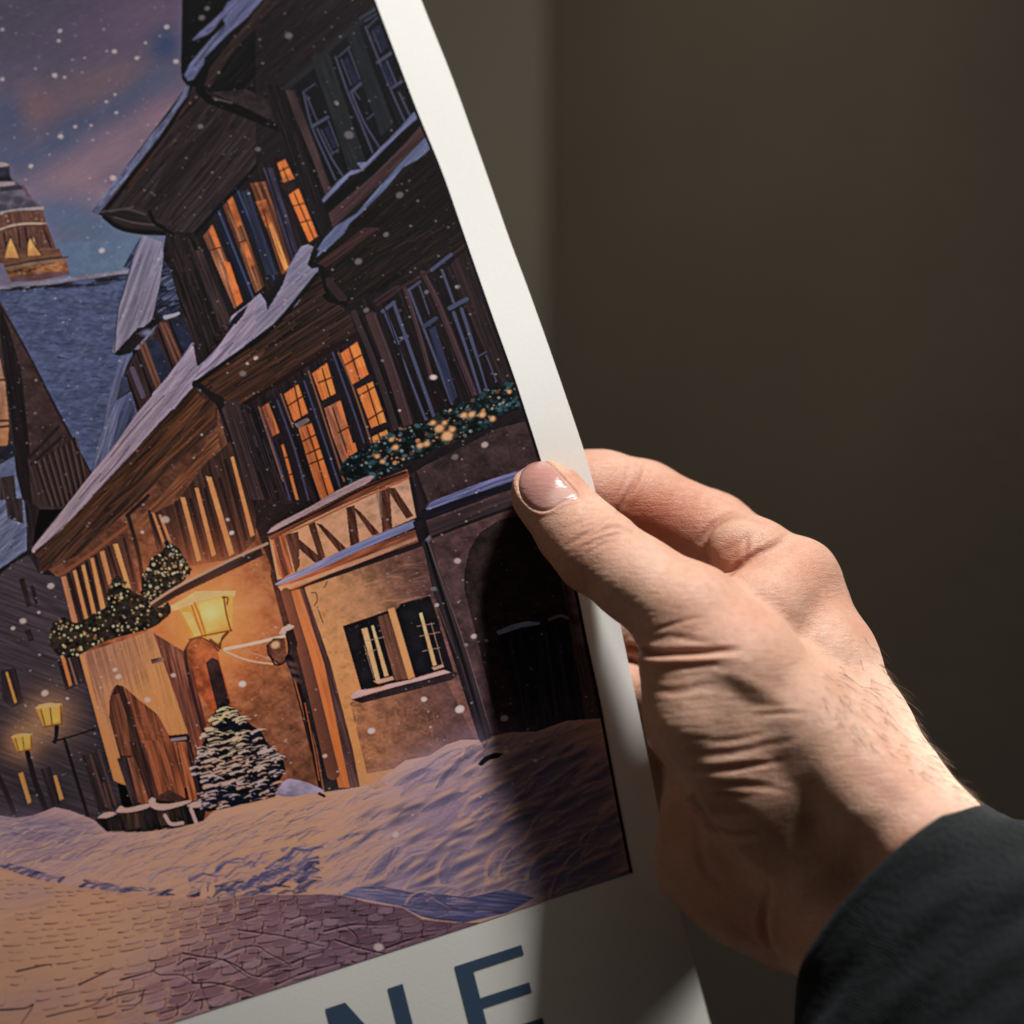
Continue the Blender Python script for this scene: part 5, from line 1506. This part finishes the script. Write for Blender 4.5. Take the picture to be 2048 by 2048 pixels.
# lantern
fill(VE, [(1290, 800), (1400, 740), (1480, 690), (1600, 685), (1785, 685), (1770, 735), (1700, 720), (1500, 770), (1360, 830), (1300, 840)], (240, 184, 112), tex=.08)
fill(VE, [(1355, 825), (1500, 770), (1690, 722), (1762, 720), (1752, 985), (1700, 1000), (1560, 1035), (1450, 1040)], (244, 168, 60), tex=.08)
fill(VE, [(1500, 775), (1680, 735), (1715, 960), (1570, 1000), (1530, 900)], (250, 194, 86), tex=.05)
blob(VE, 1600, 850, 100, 90, (254, 232, 140), .85)
blob(VE, 1420, 960, 90, 120, (238, 140, 52), .45)
blob(VE, 1690, 960, 70, 90, (236, 140, 50), .5)
fill(VE, [(1375, 850), (1440, 850), (1520, 1020), (1470, 1030)], (246, 192, 98), tex=.05)
lines(VE, [[(1470, 780), (1510, 880), (1555, 1030)], [(1450, 800), (1490, 920), (1530, 1030)]], 14, (190, 96, 34))
lines(VE, [[(1690, 730), (1710, 860), (1745, 990)], [(1680, 740), (1720, 740), (1715, 790)], [(1430, 1055), (1570, 1020), (1750, 985)]], 12, (112, 56, 28))
lines(VE, [[(1720, 1000), (1670, 1060), (1660, 1110)], [(1590, 1060), (1640, 1100), (1660, 1120)]], 22, (84, 44, 28))
fill(VE, [(1600, 1030), (1680, 1010), (1660, 1080), (1620, 1070)], (226, 170, 90))
glow(VE, 1590, 880, 260, (255, 130, 40), .4)
# hanging sign arm and pole
line(VF, [(0, 1225), (200, 1185), (430, 1130)], 22, (216, 178, 148))
line(VF, [(0, 1238), (120, 1290), (240, 1318), (360, 1330)], 12, (206, 160, 130))
line(VF, [(90, 1225), (220, 1260), (330, 1300)], 8, (180, 120, 92))
fill(VF, [(380, 1120), (400, 1080), (450, 1048), (490, 1062), (470, 1090), (420, 1120)], (184, 148, 132))
fill(VF, [(430, 1100), (480, 1080), (510, 1180), (500, 1300), (460, 1320), (440, 1200)], (56, 36, 34), tex=.2)
fill(VF, [(290, 1200), (340, 1150), (420, 1150), (440, 1300), (380, 1340), (310, 1280)], (96, 56, 42), tex=.2)
blob(VF, 355, 1195, 30, 24, (214, 160, 116), 1, -20, hard=5)
line(VF, [(300, 1200), (310, 1270), (390, 1330)], 9, (60, 36, 32))
line(VF, [(450, 1290), (490, 1400), (530, 1560), (620, 1932)], 54, (26, 18, 20), 38)
line(VF, [(490, 1440), (560, 1700), (610, 1932)], 7, (190, 104, 58))
line(VF, [(430, 1120), (450, 1200), (440, 1280), (400, 1330), (350, 1330), (320, 1270)], 12, (30, 20, 22))
line(VF, [(480, 1290), (440, 1320), (470, 1370)], 14, (30, 20, 22))
for y in (1330, 1380, 1440):
    blob(VF, 470 + (y - 1330) * .2, y, 40, 18, (96, 66, 58), .8, 20, hard=6)
line(VG, [(1810, 0), (1860, 250), (1915, 540)], 30, (26, 18, 20), 22)
line(VG, [(1820, 20), (1875, 300), (1905, 480)], 6, (160, 84, 46))
# small street lamps at left
for sx, sy, k_ in ((370, 1620, 1.0), (165, 1830, .78)):
    t_ = lambda p: [(sx + (x - 370) * k_, sy + (y - 1620) * k_) for x, y in p]
    glow(VE, sx, sy, 190 * k_, (180, 110, 48), .6)
    fill(VE, t_([(268, 1570), (300, 1548), (370, 1535), (465, 1540), (472, 1570), (465, 1690), (380, 1712), (330, 1712)]), (222, 146, 60), tex=.1)
    fill(VE, t_([(300, 1580), (450, 1560), (450, 1670), (350, 1700)]), (238, 180, 84), tex=.06)
    fill(VE, t_([(262, 1572), (300, 1545), (370, 1532), (470, 1538), (474, 1556), (300, 1580)]), (226, 176, 110))
    lines(VE, [t_([(310, 1580), (345, 1710)]), t_([(380, 1570), (395, 1700)]), t_([(330, 1715), (470, 1690)]), t_([(462, 1550), (466, 1690)])], 9 * k_, (104, 66, 38))
line(VE, [(430, 1715), (425, 1790), (415, 1830)], 34, (34, 26, 30), 26)
line(VE, [(400, 1825), (560, 1780), (715, 1730)], 14, (28, 22, 26))
line(VG, [(385, 235), (450, 450), (525, 690)], 20, (26, 20, 24))
line(VG, [(165, 315), (215, 500), (290, 690)], 30, (32, 25, 28), 36)
line(VG, [(-60, 340), (40, 560), (90, 690)], 30, (36, 27, 29))
for q, c in (([(490, 330), (575, 310), (690, 640), (590, 670)], (44, 33, 35)), ([(240, 410), (300, 400), (370, 620), (310, 640)], (42, 32, 34)), ([(110, 440), (138, 430), (190, 610), (168, 622)], (192, 134, 76)), ([(318, 450), (338, 448), (382, 590), (358, 602)], (186, 128, 74))):
    fill(VG, q, c, tex=.2, ang=74)
lines(VG, [[(540, 330), (640, 640)], [(590, 300), (690, 630)], [(620, 500), (660, 640)]], 14, (72, 50, 46))
# --- snow bank and street
snow = [(-400, 700), (0, 690), (100, 705), (200, 690), (330, 640), (420, 660), (560, 715), (640, 790), (850, 790), (1060, 765), (1210, 725), (1300, 640), (1480, 620), (1640, 580), (1690, 500), (1750, 485), (1830, 500), (1932, 550), (2080, 530), (2140, 520), (2230, 500), (2300, 450), (2420, 360), (2560, 335), (2660, 270), (2750, 240), (2860, 240), (2890, 290), (2930, 220), (3040, 195), (3200, 190), (3380, 125), (3600, 110), (3800, 130), (3800, 1932), (-400, 1932)]
fill(VG, snow, (146, 112, 112), c2=(194, 144, 118), g=[(100, 900), (1500, 900)], tex=.10, ang=-18)
for x, y, rx, ry, c, al, an in [(250, 780, 420, 120, (104, 88, 104), .8, 5), (1700, 850, 700, 190, (208, 154, 124), .9, -18), (900, 1000, 600, 130, (190, 140, 116), .7, -5), (2600, 420, 420, 150, (150, 124, 138), .85, -25), (2700, 700, 500, 260, (126, 104, 124), .85, -20), (3300, 500, 520, 420, (88, 80, 104), .9, -15), (3400, 1000, 600, 400, (74, 68, 90), .9, -15), (2500, 1050, 500, 230, (112, 96, 122), .85, -10), (250, 920, 300, 90, (120, 98, 108), .7, 10)]:  # far right snow inks darker, part of the hand's shadow kept in the colour
    blob(VG, x, y, rx, ry, c, al, an)
hatch(VG, [(0, 720), (600, 780), (1250, 720), (1700, 620), (2300, 540), (2300, 1100), (1500, 1130), (800, 1130), (0, 960)], -20, 620, 170, 9, [(116, 98, 112), (98, 86, 104), (216, 164, 128), (228, 176, 136), (172, 128, 112)], .6, 7, curl=.12)
hatch(VG, [(0, 700), (560, 725), (640, 800), (300, 900), (0, 900)], -4, 90, 110, 12, [(84, 76, 98), (120, 104, 118), (140, 114, 118)], .6, 12)
hatch(VH, [(450, 500), (800, 330), (1200, 220), (1800, 120), (2000, 900), (2000, 1050), (1000, 1300), (300, 1150), (0, 1100), (0, 560)], -27, 420, 190, 17, [(92, 86, 106), (84, 78, 98), (150, 112, 112), (176, 126, 108), (118, 102, 116)], .34, 8, curl=.12)


def mound(v, x, y, rx, ry, an, dark=(88, 82, 102), rim=(196, 144, 116), al=.85):
    """drift of snow: blue in its hollow, a warm lit rim above"""
    a = math.radians(an)
    ca, sa = math.cos(a), math.sin(a)
    loc = lambda p: [(x + u * rx * ca - w_ * ry * sa, y + u * rx * sa + w_ * ry * ca) for u, w_ in p]
    fill(v, loc([(-1, .25), (-.7, -.35), (-.2, -.75), (.4, -.8), (.9, -.4), (1.0, 0), (.6, .35), (0, .6), (-.6, .75)]), dark, sm=True, tex=.2, ang=an - 12, L=30, al=al * .42)
    blob(v, *loc([(.15, -.05)])[0], rx * .62, ry * .55, dark, al * .6, an)
    line(v, loc([(-1.0, .3), (-.8, -.35), (-.3, -.9), (.4, -1.0), (.95, -.5)]), ry * .42, rim, ry * .14, al=.26)
    line(v, loc([(-.9, .1), (-.55, -.55), (0, -.95), (.5, -.95)]), ry * .2, rim, 3, al=.28)
    hatch(v, loc([(-1.1, .3), (-.3, -1.0), (.9, -.7), (.9, .3), (-.4, .8)]), an - 10, 10, rx * .9, 15, [(100, 93, 114), (78, 73, 94), (150, 116, 112), (168, 122, 108)], .3, 8, curl=.15)


for m_ in [(660, 440, 120, 36, -24), (900, 420, 110, 50, -42), (1000, 300, 90, 40, -30), (640, 680, 130, 34, -22), (880, 630, 150, 44, -26), (1050, 700, 120, 40, -30), (720, 860, 170, 38, -24), (860, 900, 130, 44, -28), (1120, 830, 120, 46, -34), (330, 820, 120, 26, -20), (250, 900, 110, 26, -20),
           (440, 1010, 120, 62, -38), (560, 1030, 110, 50, -30), (200, 1080, 120, 52, -22), (60, 1070, 90, 40, -20), (740, 1060, 120, 60, -40), (920, 1010, 150, 76, -46), (640, 980, 110, 34, -24), (1150, 1000, 140, 74, -50), (1300, 980, 120, 70, -52), (1480, 950, 150, 80, -40), (1640, 1000, 150, 76, -45), (1420, 760, 160, 48, -30), (1650, 640, 170, 50, -24), (1300, 560, 150, 44, -34), (1500, 400, 150, 44, -28), (1750, 420, 150, 50, -20), (1230, 1150, 150, 50, -24), (1000, 1180, 150, 46, -20), (760, 1180, 150, 52, -12), (1750, 820, 140, 56, -30)]:
    x_, y_, rx_, ry_, an_ = m_
    if prng.random() < .72:
        mound(VH, x_ + prng.uniform(-40, 40), y_ + prng.uniform(-24, 24), rx_ * prng.uniform(.7, 1.5), ry_ * prng.uniform(.55, 1.1), an_ + prng.uniform(-8, 8))
hatch(VH, [(450, 560), (900, 330), (1200, 240), (1800, 150), (2000, 900), (2000, 1040), (1000, 1280), (300, 1140), (100, 1080)], -28, 200, 260, 30, [(98, 90, 108), (84, 78, 98), (176, 130, 110), (128, 102, 108), (198, 146, 118)], .26, 7, curl=.18)
for i in range(85):
    x_, y_ = prng.uniform(380, 1950), prng.uniform(250, 1120)
    if y_ < 560 - (x_ - 380) * .42 or y_ > 1230 - abs(x_ - 900) * .12:
        continue
    rx_ = prng.uniform(50, 120)
    blob(VH, x_, y_ + 20, rx_, rx_ * .30, (70, 66, 88), .5, -28 + prng.uniform(-8, 8))
    blob(VH, x_ - 8, y_ - 8, rx_ * .85, rx_ * .14, (206, 152, 120) if x_ < 1300 else (160, 120, 112), .5, -28 + prng.uniform(-8, 8))
hatch(VG, [(100, 760), (600, 830), (1250, 760), (1800, 640), (2000, 900), (1500, 1080), (800, 1080), (100, 940)], -19, 160, 200, 12, [(112, 88, 94), (100, 82, 94), (134, 102, 98)], .5, 6, curl=.1)
fill(VH, [(250, 1165), (330, 1120), (480, 1110), (680, 1150), (850, 1160), (1000, 1180), (1220, 1130), (1400, 1180), (1240, 1270), (980, 1330), (800, 1310), (720, 1290), (600, 1230), (440, 1200)], (92, 85, 106), c2=(70, 67, 92), g=[(400, 1130), (1000, 1280)], tex=.16, ang=5)
hatch(VH, [(300, 1150), (480, 1110), (1000, 1190), (1240, 1260), (800, 1300), (440, 1190)], 5, 60, 140, 10, [(140, 108, 116), (104, 94, 114), (64, 60, 86)], .55, 12)
mound(VH, 720, 1190, 90, 46, -6, (78, 72, 98))
fill(VH, [(1060, 385), (1100, 340), (1160, 315), (1215, 320), (1190, 345), (1130, 360), (1085, 395)], (34, 32, 42))
# footprints edge along the kerb
kerb = [(0, 975), (130, 1000), (250, 1045), (400, 1085), (560, 1110), (760, 1130), (900, 1150), (1010, 1160), (1150, 1170), (1380, 1110), (1500, 1140), (1640, 1150), (1932, 1145)]
cob = [(-400, 960), (0, 985), (150, 1030), (300, 1090), (520, 1130), (760, 1170), (960, 1185), (1200, 1190), (1480, 1160), (1700, 1165), (1932, 1160), (2050, 1170), (2200, 1210), (2400, 1240), (2520, 1310), (2700, 1330), (2960, 1330), (3000, 1500), (1700, 2300), (-400, 2500)]
fill(VG, cob, (182, 132, 104), c2=(88, 67, 77), g=[(600, 1300), (1900, 1620)], tex=.08, ang=-12)
for x, y, rx, ry, c, al in ((150, 1150, 300, 130, (134, 102, 100), .7), (600, 1450, 520, 200, (184, 136, 106), .8), (60, 1500, 240, 200, (140, 102, 88), .6), (200, 1800, 460, 160, (132, 98, 94), .7), (1100, 1650, 400, 220, (118, 88, 92), .7), (1750, 1350, 300, 130, (116, 86, 94), .7)):
    blob(VG, x, y, rx, ry, c, al, -12)
hatch(VG, [(0, 960), (300, 1040), (760, 1110), (1150, 1140), (1500, 1050), (1900, 930), (1932, 1150), (1500, 1165), (1150, 1190), (760, 1170), (400, 1120), (150, 1050), (0, 1010)], -16, 120, 130, 24, [(66, 60, 82), (78, 70, 94), (58, 52, 72), (100, 84, 102)], .85, 9, curl=.2)
hatch(VG, [(1100, 1010), (1932, 830), (1932, 1130), (1350, 1130), (1150, 1150)], -22, 70, 160, 26, [(76, 71, 96), (90, 82, 106), (176, 128, 112)], .7, 9, curl=.25)
line(VG, [(0, 1010), (250, 1090), (520, 1135), (900, 1175), (1230, 1190)], 22, (170, 122, 100), al=.7)
for k_, (x, y) in enumerate(((1190, 1190), (1235, 1180))):
    fill(VG, [(x, y - 10), (x + 14, y - 70), (x + 40, y - 110), (x + 50, y - 30), (x + 30, y)], (196, 146, 122))
# paving: rows of rounded stones that grow towards the front right
cobp = np.array(cob, float)
y0 = 1010.0
i = 0
while y0 < 2750:
    t = (y0 - 1010) / 1740
    rh = 24 + 84 * t
    i += 1
    x = -120 + prng.uniform(0, 60)
    while x < 2900:
        l_ = rh * prng.uniform(1.7, 3.1)
        yy0 = y0 + 70 - x * (0.09 + 0.20 * t) + 34 * math.sin(x / 420 + t * 2) + prng.uniform(-.1, .1) * rh
        s_ = -(0.10 + 0.22 * t) + 0.081 * math.cos(x / 420 + t * 2) + prng.uniform(-.03, .03)
        P4 = [(x, yy0), (x + l_, yy0 + s_ * l_)]
        mid_ = np.array([[x + l_ / 2, yy0 + s_ * l_ / 2 - rh / 2]])
        if in_poly(mid_, cobp)[0] and mid_[0, 1] < 2100:
            dk = min(1, max(.04, (mid_[0, 0] - 350) / 1100 + (t - .15) * .9))
            if dk > .05:
                ton = prng.uniform(-1, 1)
                cs = tuple(a_ + (b_ - a_) * dk + 22 * ton for a_, b_ in zip((176, 130, 106), (100, 76, 86)))
                blob(VG, mid_[0, 0], mid_[0, 1], l_ * .46, rh * .40, cs, .55 * dk, math.degrees(math.atan(s_)), hard=3)
            if prng.random() < .5 + .5 * dk:
                jc = tuple(a_ + (b_ - a_) * dk for a_, b_ in zip((92, 64, 62), (28, 21, 30)))
                cx_ = l_ * prng.uniform(.0, .25)
                wj = (5 + 13 * t) * prng.uniform(.5, 1.3)
                line(VG, [(x + cx_, yy0 + s_ * cx_ - 2), (x + l_ * .5, yy0 + s_ * l_ * .5 + rh * .06), (x + l_ * prng.uniform(.75, .98), yy0 + s_ * l_ * .9 - 1)], wj, jc, wj * .35, al=prng.uniform(.65, 1))
                if prng.random() < .25 + .6 * dk:
                    ex = x + l_
                    line(VG, [(ex - 4, yy0 + s_ * l_ - rh * .05), (ex + 5, yy0 + s_ * l_ - rh * .45), (ex - 1, yy0 + s_ * l_ - rh * .9)], wj * .75, jc, wj * .35, al=prng.uniform(.4, .85) * (.3 + .7 * dk))
                if dk > .3:
                    line(VG, [(x + l_ * .15, yy0 + s_ * l_ * .15 - rh * .82), (x + l_ * .6, yy0 + s_ * l_ * .6 - rh * .86)], 4, (172, 130, 120), 2, al=.3)
        x += l_ + rh * .12
    y0 += rh
big = [[(1090, 1510), (1200, 1530), (1330, 1550), (1430, 1620), (1490, 1660)], [(1340, 1550), (1420, 1590), (1500, 1640), (1620, 1650), (1700, 1620)], [(1340, 1520), (1450, 1475), (1540, 1470), (1600, 1510), (1700, 1560), (1740, 1600)], [(920, 1620), (960, 1640), (1080, 1640), (1150, 1680), (1200, 1690)], [(1150, 1690), (1300, 1690), (1500, 1750), (1510, 1780)],
       [(470, 1700), (600, 1640), (680, 1600)], [(640, 1790), (720, 1760), (880, 1730)], [(280, 1890), (400, 1860), (560, 1820), (640, 1750)], [(0, 1850), (150, 1840), (200, 1820), (130, 1930)], [(1420, 1370), (1560, 1390), (1700, 1410), (1932, 1470)], [(1460, 1310), (1560, 1280)], [(1730, 1310), (1810, 1285)], [(1740, 1360), (1870, 1320)], [(720, 1670), (830, 1640), (920, 1610), (930, 1570)],
       [(860, 1730), (830, 1810), (700, 1830)], [(1060, 1580), (1130, 1540), (1180, 1550)], [(1180, 1610), (1300, 1555)], [(1540, 1650), (1640, 1600), (1720, 1590)], [(1740, 1570), (1830, 1530), (1932, 1500)], [(1200, 1700), (1220, 1760), (1250, 1830)], [(960, 1870), (1100, 1820), (1160, 1740)], [(100, 1620), (280, 1580), (310, 1590)], [(2000, 1430), (2150, 1480), (2400, 1530), (2560, 1540)], [(2100, 1560), (2200, 1590), (2330, 1570)], [(2150, 1480), (2120, 1400), (2050, 1340)], [(2230, 1500), (2260, 1600)], [(1780, 1640), (1900, 1600), (2060, 1560)], [(1640, 1700), (1780, 1640)], [(2300, 1480), (2470, 1420), (2600, 1400)], [(2420, 1540), (2560, 1480), (2700, 1440)], [(1932, 1380), (2100, 1340), (2250, 1340)]]
for p in big:
    line(VG, p, 11 * prng.uniform(.6, 1.2), (32, 25, 34), 4, al=.9)
    line(VG, [(x + 4, y + 13) for x, y in p], 9, (150, 112, 110), 4, al=.4)
hatch(VG, [(1050, 1650), (1900, 1480), (2500, 1320), (2900, 1340), (1700, 1760), (1000, 1950), (600, 1950)], -22, 60, 90, 6, [(58, 44, 58), (128, 94, 104), (112, 84, 98), (48, 38, 50)], .6, 14)
hatch(VG, [(0, 1250), (900, 1250), (1100, 1500), (600, 1700), (0, 1800)], -10, 120, 120, 6, [(200, 148, 110), (150, 108, 92), (190, 136, 104)], .45, 8)
# barrels with snow, fir tree
fill(VG, [(570, 715), (640, 690), (720, 690), (880, 640), (900, 640), (1110, 625), (1235, 640), (1215, 720), (1060, 755), (850, 785), (640, 785)], (38, 29, 29), tex=.3, ang=75)
fill(VG, [(725, 680), (860, 670), (850, 760), (760, 780)], (58, 42, 36), tex=.3, ang=80)
fill(VG, [(920, 660), (1080, 650), (1060, 745), (960, 750)], (56, 40, 34), tex=.3, ang=80)
fill(VG, [(930, 600), (960, 560), (1010, 535), (1110, 590), (1090, 610)], (66, 41, 36), tex=.2)
for p in ([(580, 705), (620, 675), (670, 668), (695, 680), (640, 705)], [(690, 665), (720, 632), (760, 645), (880, 620), (885, 645), (800, 668), (720, 675)], [(885, 605), (905, 583), (930, 590), (935, 615), (1010, 620), (1130, 598), (1135, 612), (1060, 640), (960, 660), (900, 640)], [(1110, 635), (1150, 612), (1215, 605), (1205, 635), (1160, 645)]):
    fill(VG, p, (204, 160, 146), sm=True, tex=.06)
lines(VG, [[(985, 690), (1020, 740), (1090, 735)], [(1140, 650), (1170, 730)]], 22, (190, 150, 142))
fir = [(1330, 15), (1380, 40), (1420, 70), (1440, 100), (1500, 150), (1560, 190), (1590, 250), (1640, 300), (1690, 350), (1705, 420), (1660, 500), (1650, 570), (1500, 610), (1380, 640), (1240, 670), (1205, 640), (1190, 540), (1165, 430), (1175, 340), (1225, 230), (1260, 150), (1285, 60)]
fill(VG, fir, (20, 21, 29), tex=.3, ang=-15)
fr = random.Random(3)
firp = np.array(fir, float)


def fir_spot():
    while True:
        t = fr.random() ** .8
        y, x = 20 + 620 * t, 1165 + 540 * fr.random()
        if in_poly(np.array([[x, y]]), firp)[0]:
            return t, x, y


for i in range(190):
    t, x, y = fir_spot()
    u = (x - 1335 - 85 * t) / (45 + 280 * t)
    wm = max(0, min(1, 1.15 - t * 1.25)) * (1 - .5 * abs(u))
    c = [a + (b_ - a) * wm for a, b_ in zip((140, 120, 128), (240, 200, 140))]
    if t > .5 and fr.random() < .4:
        c = [184, 142, 122]
    l_ = fr.uniform(34, 92)
    tilt = -.10 - .12 * u + fr.uniform(-.06, .06)
    line(VG, [(x - l_ / 2, y - l_ * tilt * .5 + 6), (x, y - 4), (x + l_ / 2, y + l_ * tilt * .5 + fr.uniform(0, 8))], fr.uniform(9, 22), c, 4, al=.95)
for i in range(170):
    t, x, y = fir_spot()
    l_ = fr.uniform(24, 64)
    line(VG, [(x - l_ / 2, y + 6), (x + l_ / 2, y - 7)], fr.uniform(6, 13), (24, 26, 36), 3, al=.95)
fill(VG, [(1640, 560), (1700, 480), (1760, 475), (1850, 500), (1932, 545), (1850, 560), (1720, 580)], (140, 122, 138), sm=True, tex=.12)
line(VG, [(1905, 560), (1935, 575)], 16, (36, 28, 34))
fill(FULL, [(735, 1578), (760, 1560), (775, 1572), (752, 1580)], (170, 126, 106))
# --- falling snow over everything
flakes = {'A': (VA, [(455, 235, 28), (445, 310, 24), (415, 570, 34), (490, 585, 20), (865, 390, 32), (808, 388, 14), (1035, 440, 28), (1330, 465, 34), (1260, 205, 34), (20, 600, 26), (870, 715, 18), (805, 770, 20), (570, 958, 24), (690, 948, 18), (460, 1032, 34), (235, 1255, 30), (855, 1345, 40), (770, 1893, 38), (880, 852, 22), (1100, 325, 18), (20, 225, 22), (1525, 135, 40), (1565, 65, 34), (270, 520, 14), (640, 438, 13)]),
          'B': (VB, [(1225, 950, 42), (1135, 722, 20), (585, 1050, 24), (800, 252, 34), (180, 890, 26), (1580, 1372, 34), (1485, 1650, 26), (1320, 1195, 12), (520, 1360, 10), (855, 1230, 10)]),
          'D': (VD, [(570, 935, 20), (510, 975, 14), (478, 1046, 30), (1290, 258, 34), (1345, 600, 26), (190, 1475, 12), (1810, 1070, 26), (1580, 1305, 14)]),
          'E': (VE, [(175, 915, 32), (340, 1460, 34), (1830, 1390, 34), (1115, 1510, 30), (895, 1335, 28), (870, 1283, 22), (1750, 250, 24), (1250, 150, 40), (1310, 1325, 24), (385, 650, 34), (100, 970, 22), (295, 850, 16), (510, 1500, 16), (1720, 150, 20), (1075, 245, 18)]),
          'F': (VF, [(1635, 605, 30), (1470, 802, 24), (1490, 915, 20), (125, 1470, 30), (48, 408, 20), (1400, 1575, 26), (1650, 1650, 36), (1025, 1800, 26), (1695, 1195, 20), (1750, 1135, 26), (1840, 1165, 16)]),
          'H': (VH, [(955, 55, 32), (1220, 110, 28), (428, 185, 26), (572, 805, 24), (150, 335, 18), (740, 0, 18), (1230, 310, 22), (1405, 362, 16), (470, 1475, 34)]),
          'J': (VJ, [(620, 1795, 34), (850, 1700, 34), (640, 480, 26), (460, 1180, 30), (400, 520, 24), (60, 1050, 16)])}
for v, fl in flakes.values():
    for x, y, r in fl:
        (px, py), = v([(x, y)])
        bgc = cv[int(np.clip(py - CY0, 0, CHT - 1)), int(np.clip(px - CX0, 0, CWD - 1))] * 255
        warm = np.array((182, 164, 158)) if bgc.sum() > 150 else np.array((112, 106, 108))
        c = warm * .85 + bgc * .25
        r *= .62 if v is VA else .82
        blob(v, x, y, r, r * .8, np.clip(c, 0, 235), .8, prng.uniform(-30, 10), hard=r * VS(v) * .45)
for i in range(2600):
    px, py = prng.uniform(-120, 1260), prng.uniform(-50, 1640)
    bgc = cv[int(py - CY0), int(px - CX0)] * 255
    r = 0.7 + 1.5 * prng.random() ** 3
    if bgc.sum() > 420 and prng.random() < .7:
        continue
    blob1(px, py, r * 1.35, r, np.clip(bgc * .55 + np.array((92, 84, 84)), 0, 230), prng.uniform(.35, .95), -12, 1.0)
# dark hairline down the right border of the picture
eb = [(float(x) - 3, float(y)) for x, y in zip(PX[::6], PY[::6])]
line(FULL, eb, 6, (16, 13, 16), al=.85)
# crisper marks: local contrast over a small neighbourhood
def box_blur(a, r):
    for ax in (0, 1):
        p = np.pad(a, [(r + 1, r) if i == ax else (0, 0) for i in range(3)], mode='edge').cumsum(axis=ax, dtype=np.float64)
        n_ = a.shape[ax]
        hi = np.take(p, np.arange(2 * r + 1, 2 * r + 1 + n_), axis=ax)
        lo = np.take(p, np.arange(0, n_), axis=ax)
        a = ((hi - lo) / (2 * r + 1)).astype(np.float32)
    return a


cv = np.clip(cv + .42 * (cv - box_blur(box_blur(cv, 3), 3)) + .22 * (cv - box_blur(box_blur(cv, 14), 14)), .02, 1)
cv = np.where(cv < .42, cv * (.86 + .14 * cv / .42), cv)
# overall brush and print grain
Xf, Yf = np.meshgrid(np.arange(CWD, dtype=np.float32), np.arange(CHT, dtype=np.float32))
gr = 0.05 * (vn2(Xf / 2.6, Yf / 2.1)) + 0.06 * streaks(Xf, Yf, -32, 34, 3.0)
cv = np.clip(cv * (1 + gr[..., None]), 0.012, 1)
# observed colours are light times ink: divide by the light that falls on the sheet to get the ink
xx, yy = (Xf + CX0) / 1000, (Yf + CY0) / 1000
LW = [[1.0076, 0.1913, -0.0288, 0.0216, -0.1047, -0.3453, 0.1032, 0.0078, 0.0024], [0.98, 0.1895, -0.0326, 0.0167, -0.0976, -0.3358, 0.1004, 0.0076, -0.0003], [0.9301, 0.1831, -0.0295, 0.0239, -0.0996, -0.3218, 0.0964, 0.0085, -0.0069]]
TR = (np.ones_like(xx), xx, yy, xx * xx, xx * yy, yy * yy, yy ** 3, xx * yy * yy, xx ** 3)
Lt = np.stack([sum(c * t for c, t in zip(w, TR)) for w in LW], -1)
lin = np.where(cv <= 0.04045, cv / 12.92, ((cv + 0.055) / 1.055) ** 2.4)
gy_ = lin @ np.array((.2126, .7152, .0722), dtype=np.float32)
lowp = np.clip((yy - 1.2) / .3, 0, 1)[..., None]
lin = (gy_[..., None] + (lin - gy_[..., None]) * (.90 + .08 * lowp)) * (.95 + .08 * lowp)
lin = lin / np.clip(Lt, .25, 1.25)
mx = np.maximum(lin.max(-1, keepdims=True), 1e-4)
lin = lin * np.where(mx > .5, .5 + .34 * (1 - np.exp(-(mx - .5) / .34)), mx) / mx
lin = np.clip(lin, 0.003, 0.82)
cv = np.where(lin <= 0.0031308, lin * 12.92, 1.055 * lin ** (1 / 2.4) - 0.055)
build_print(cv, CX0, CY0)
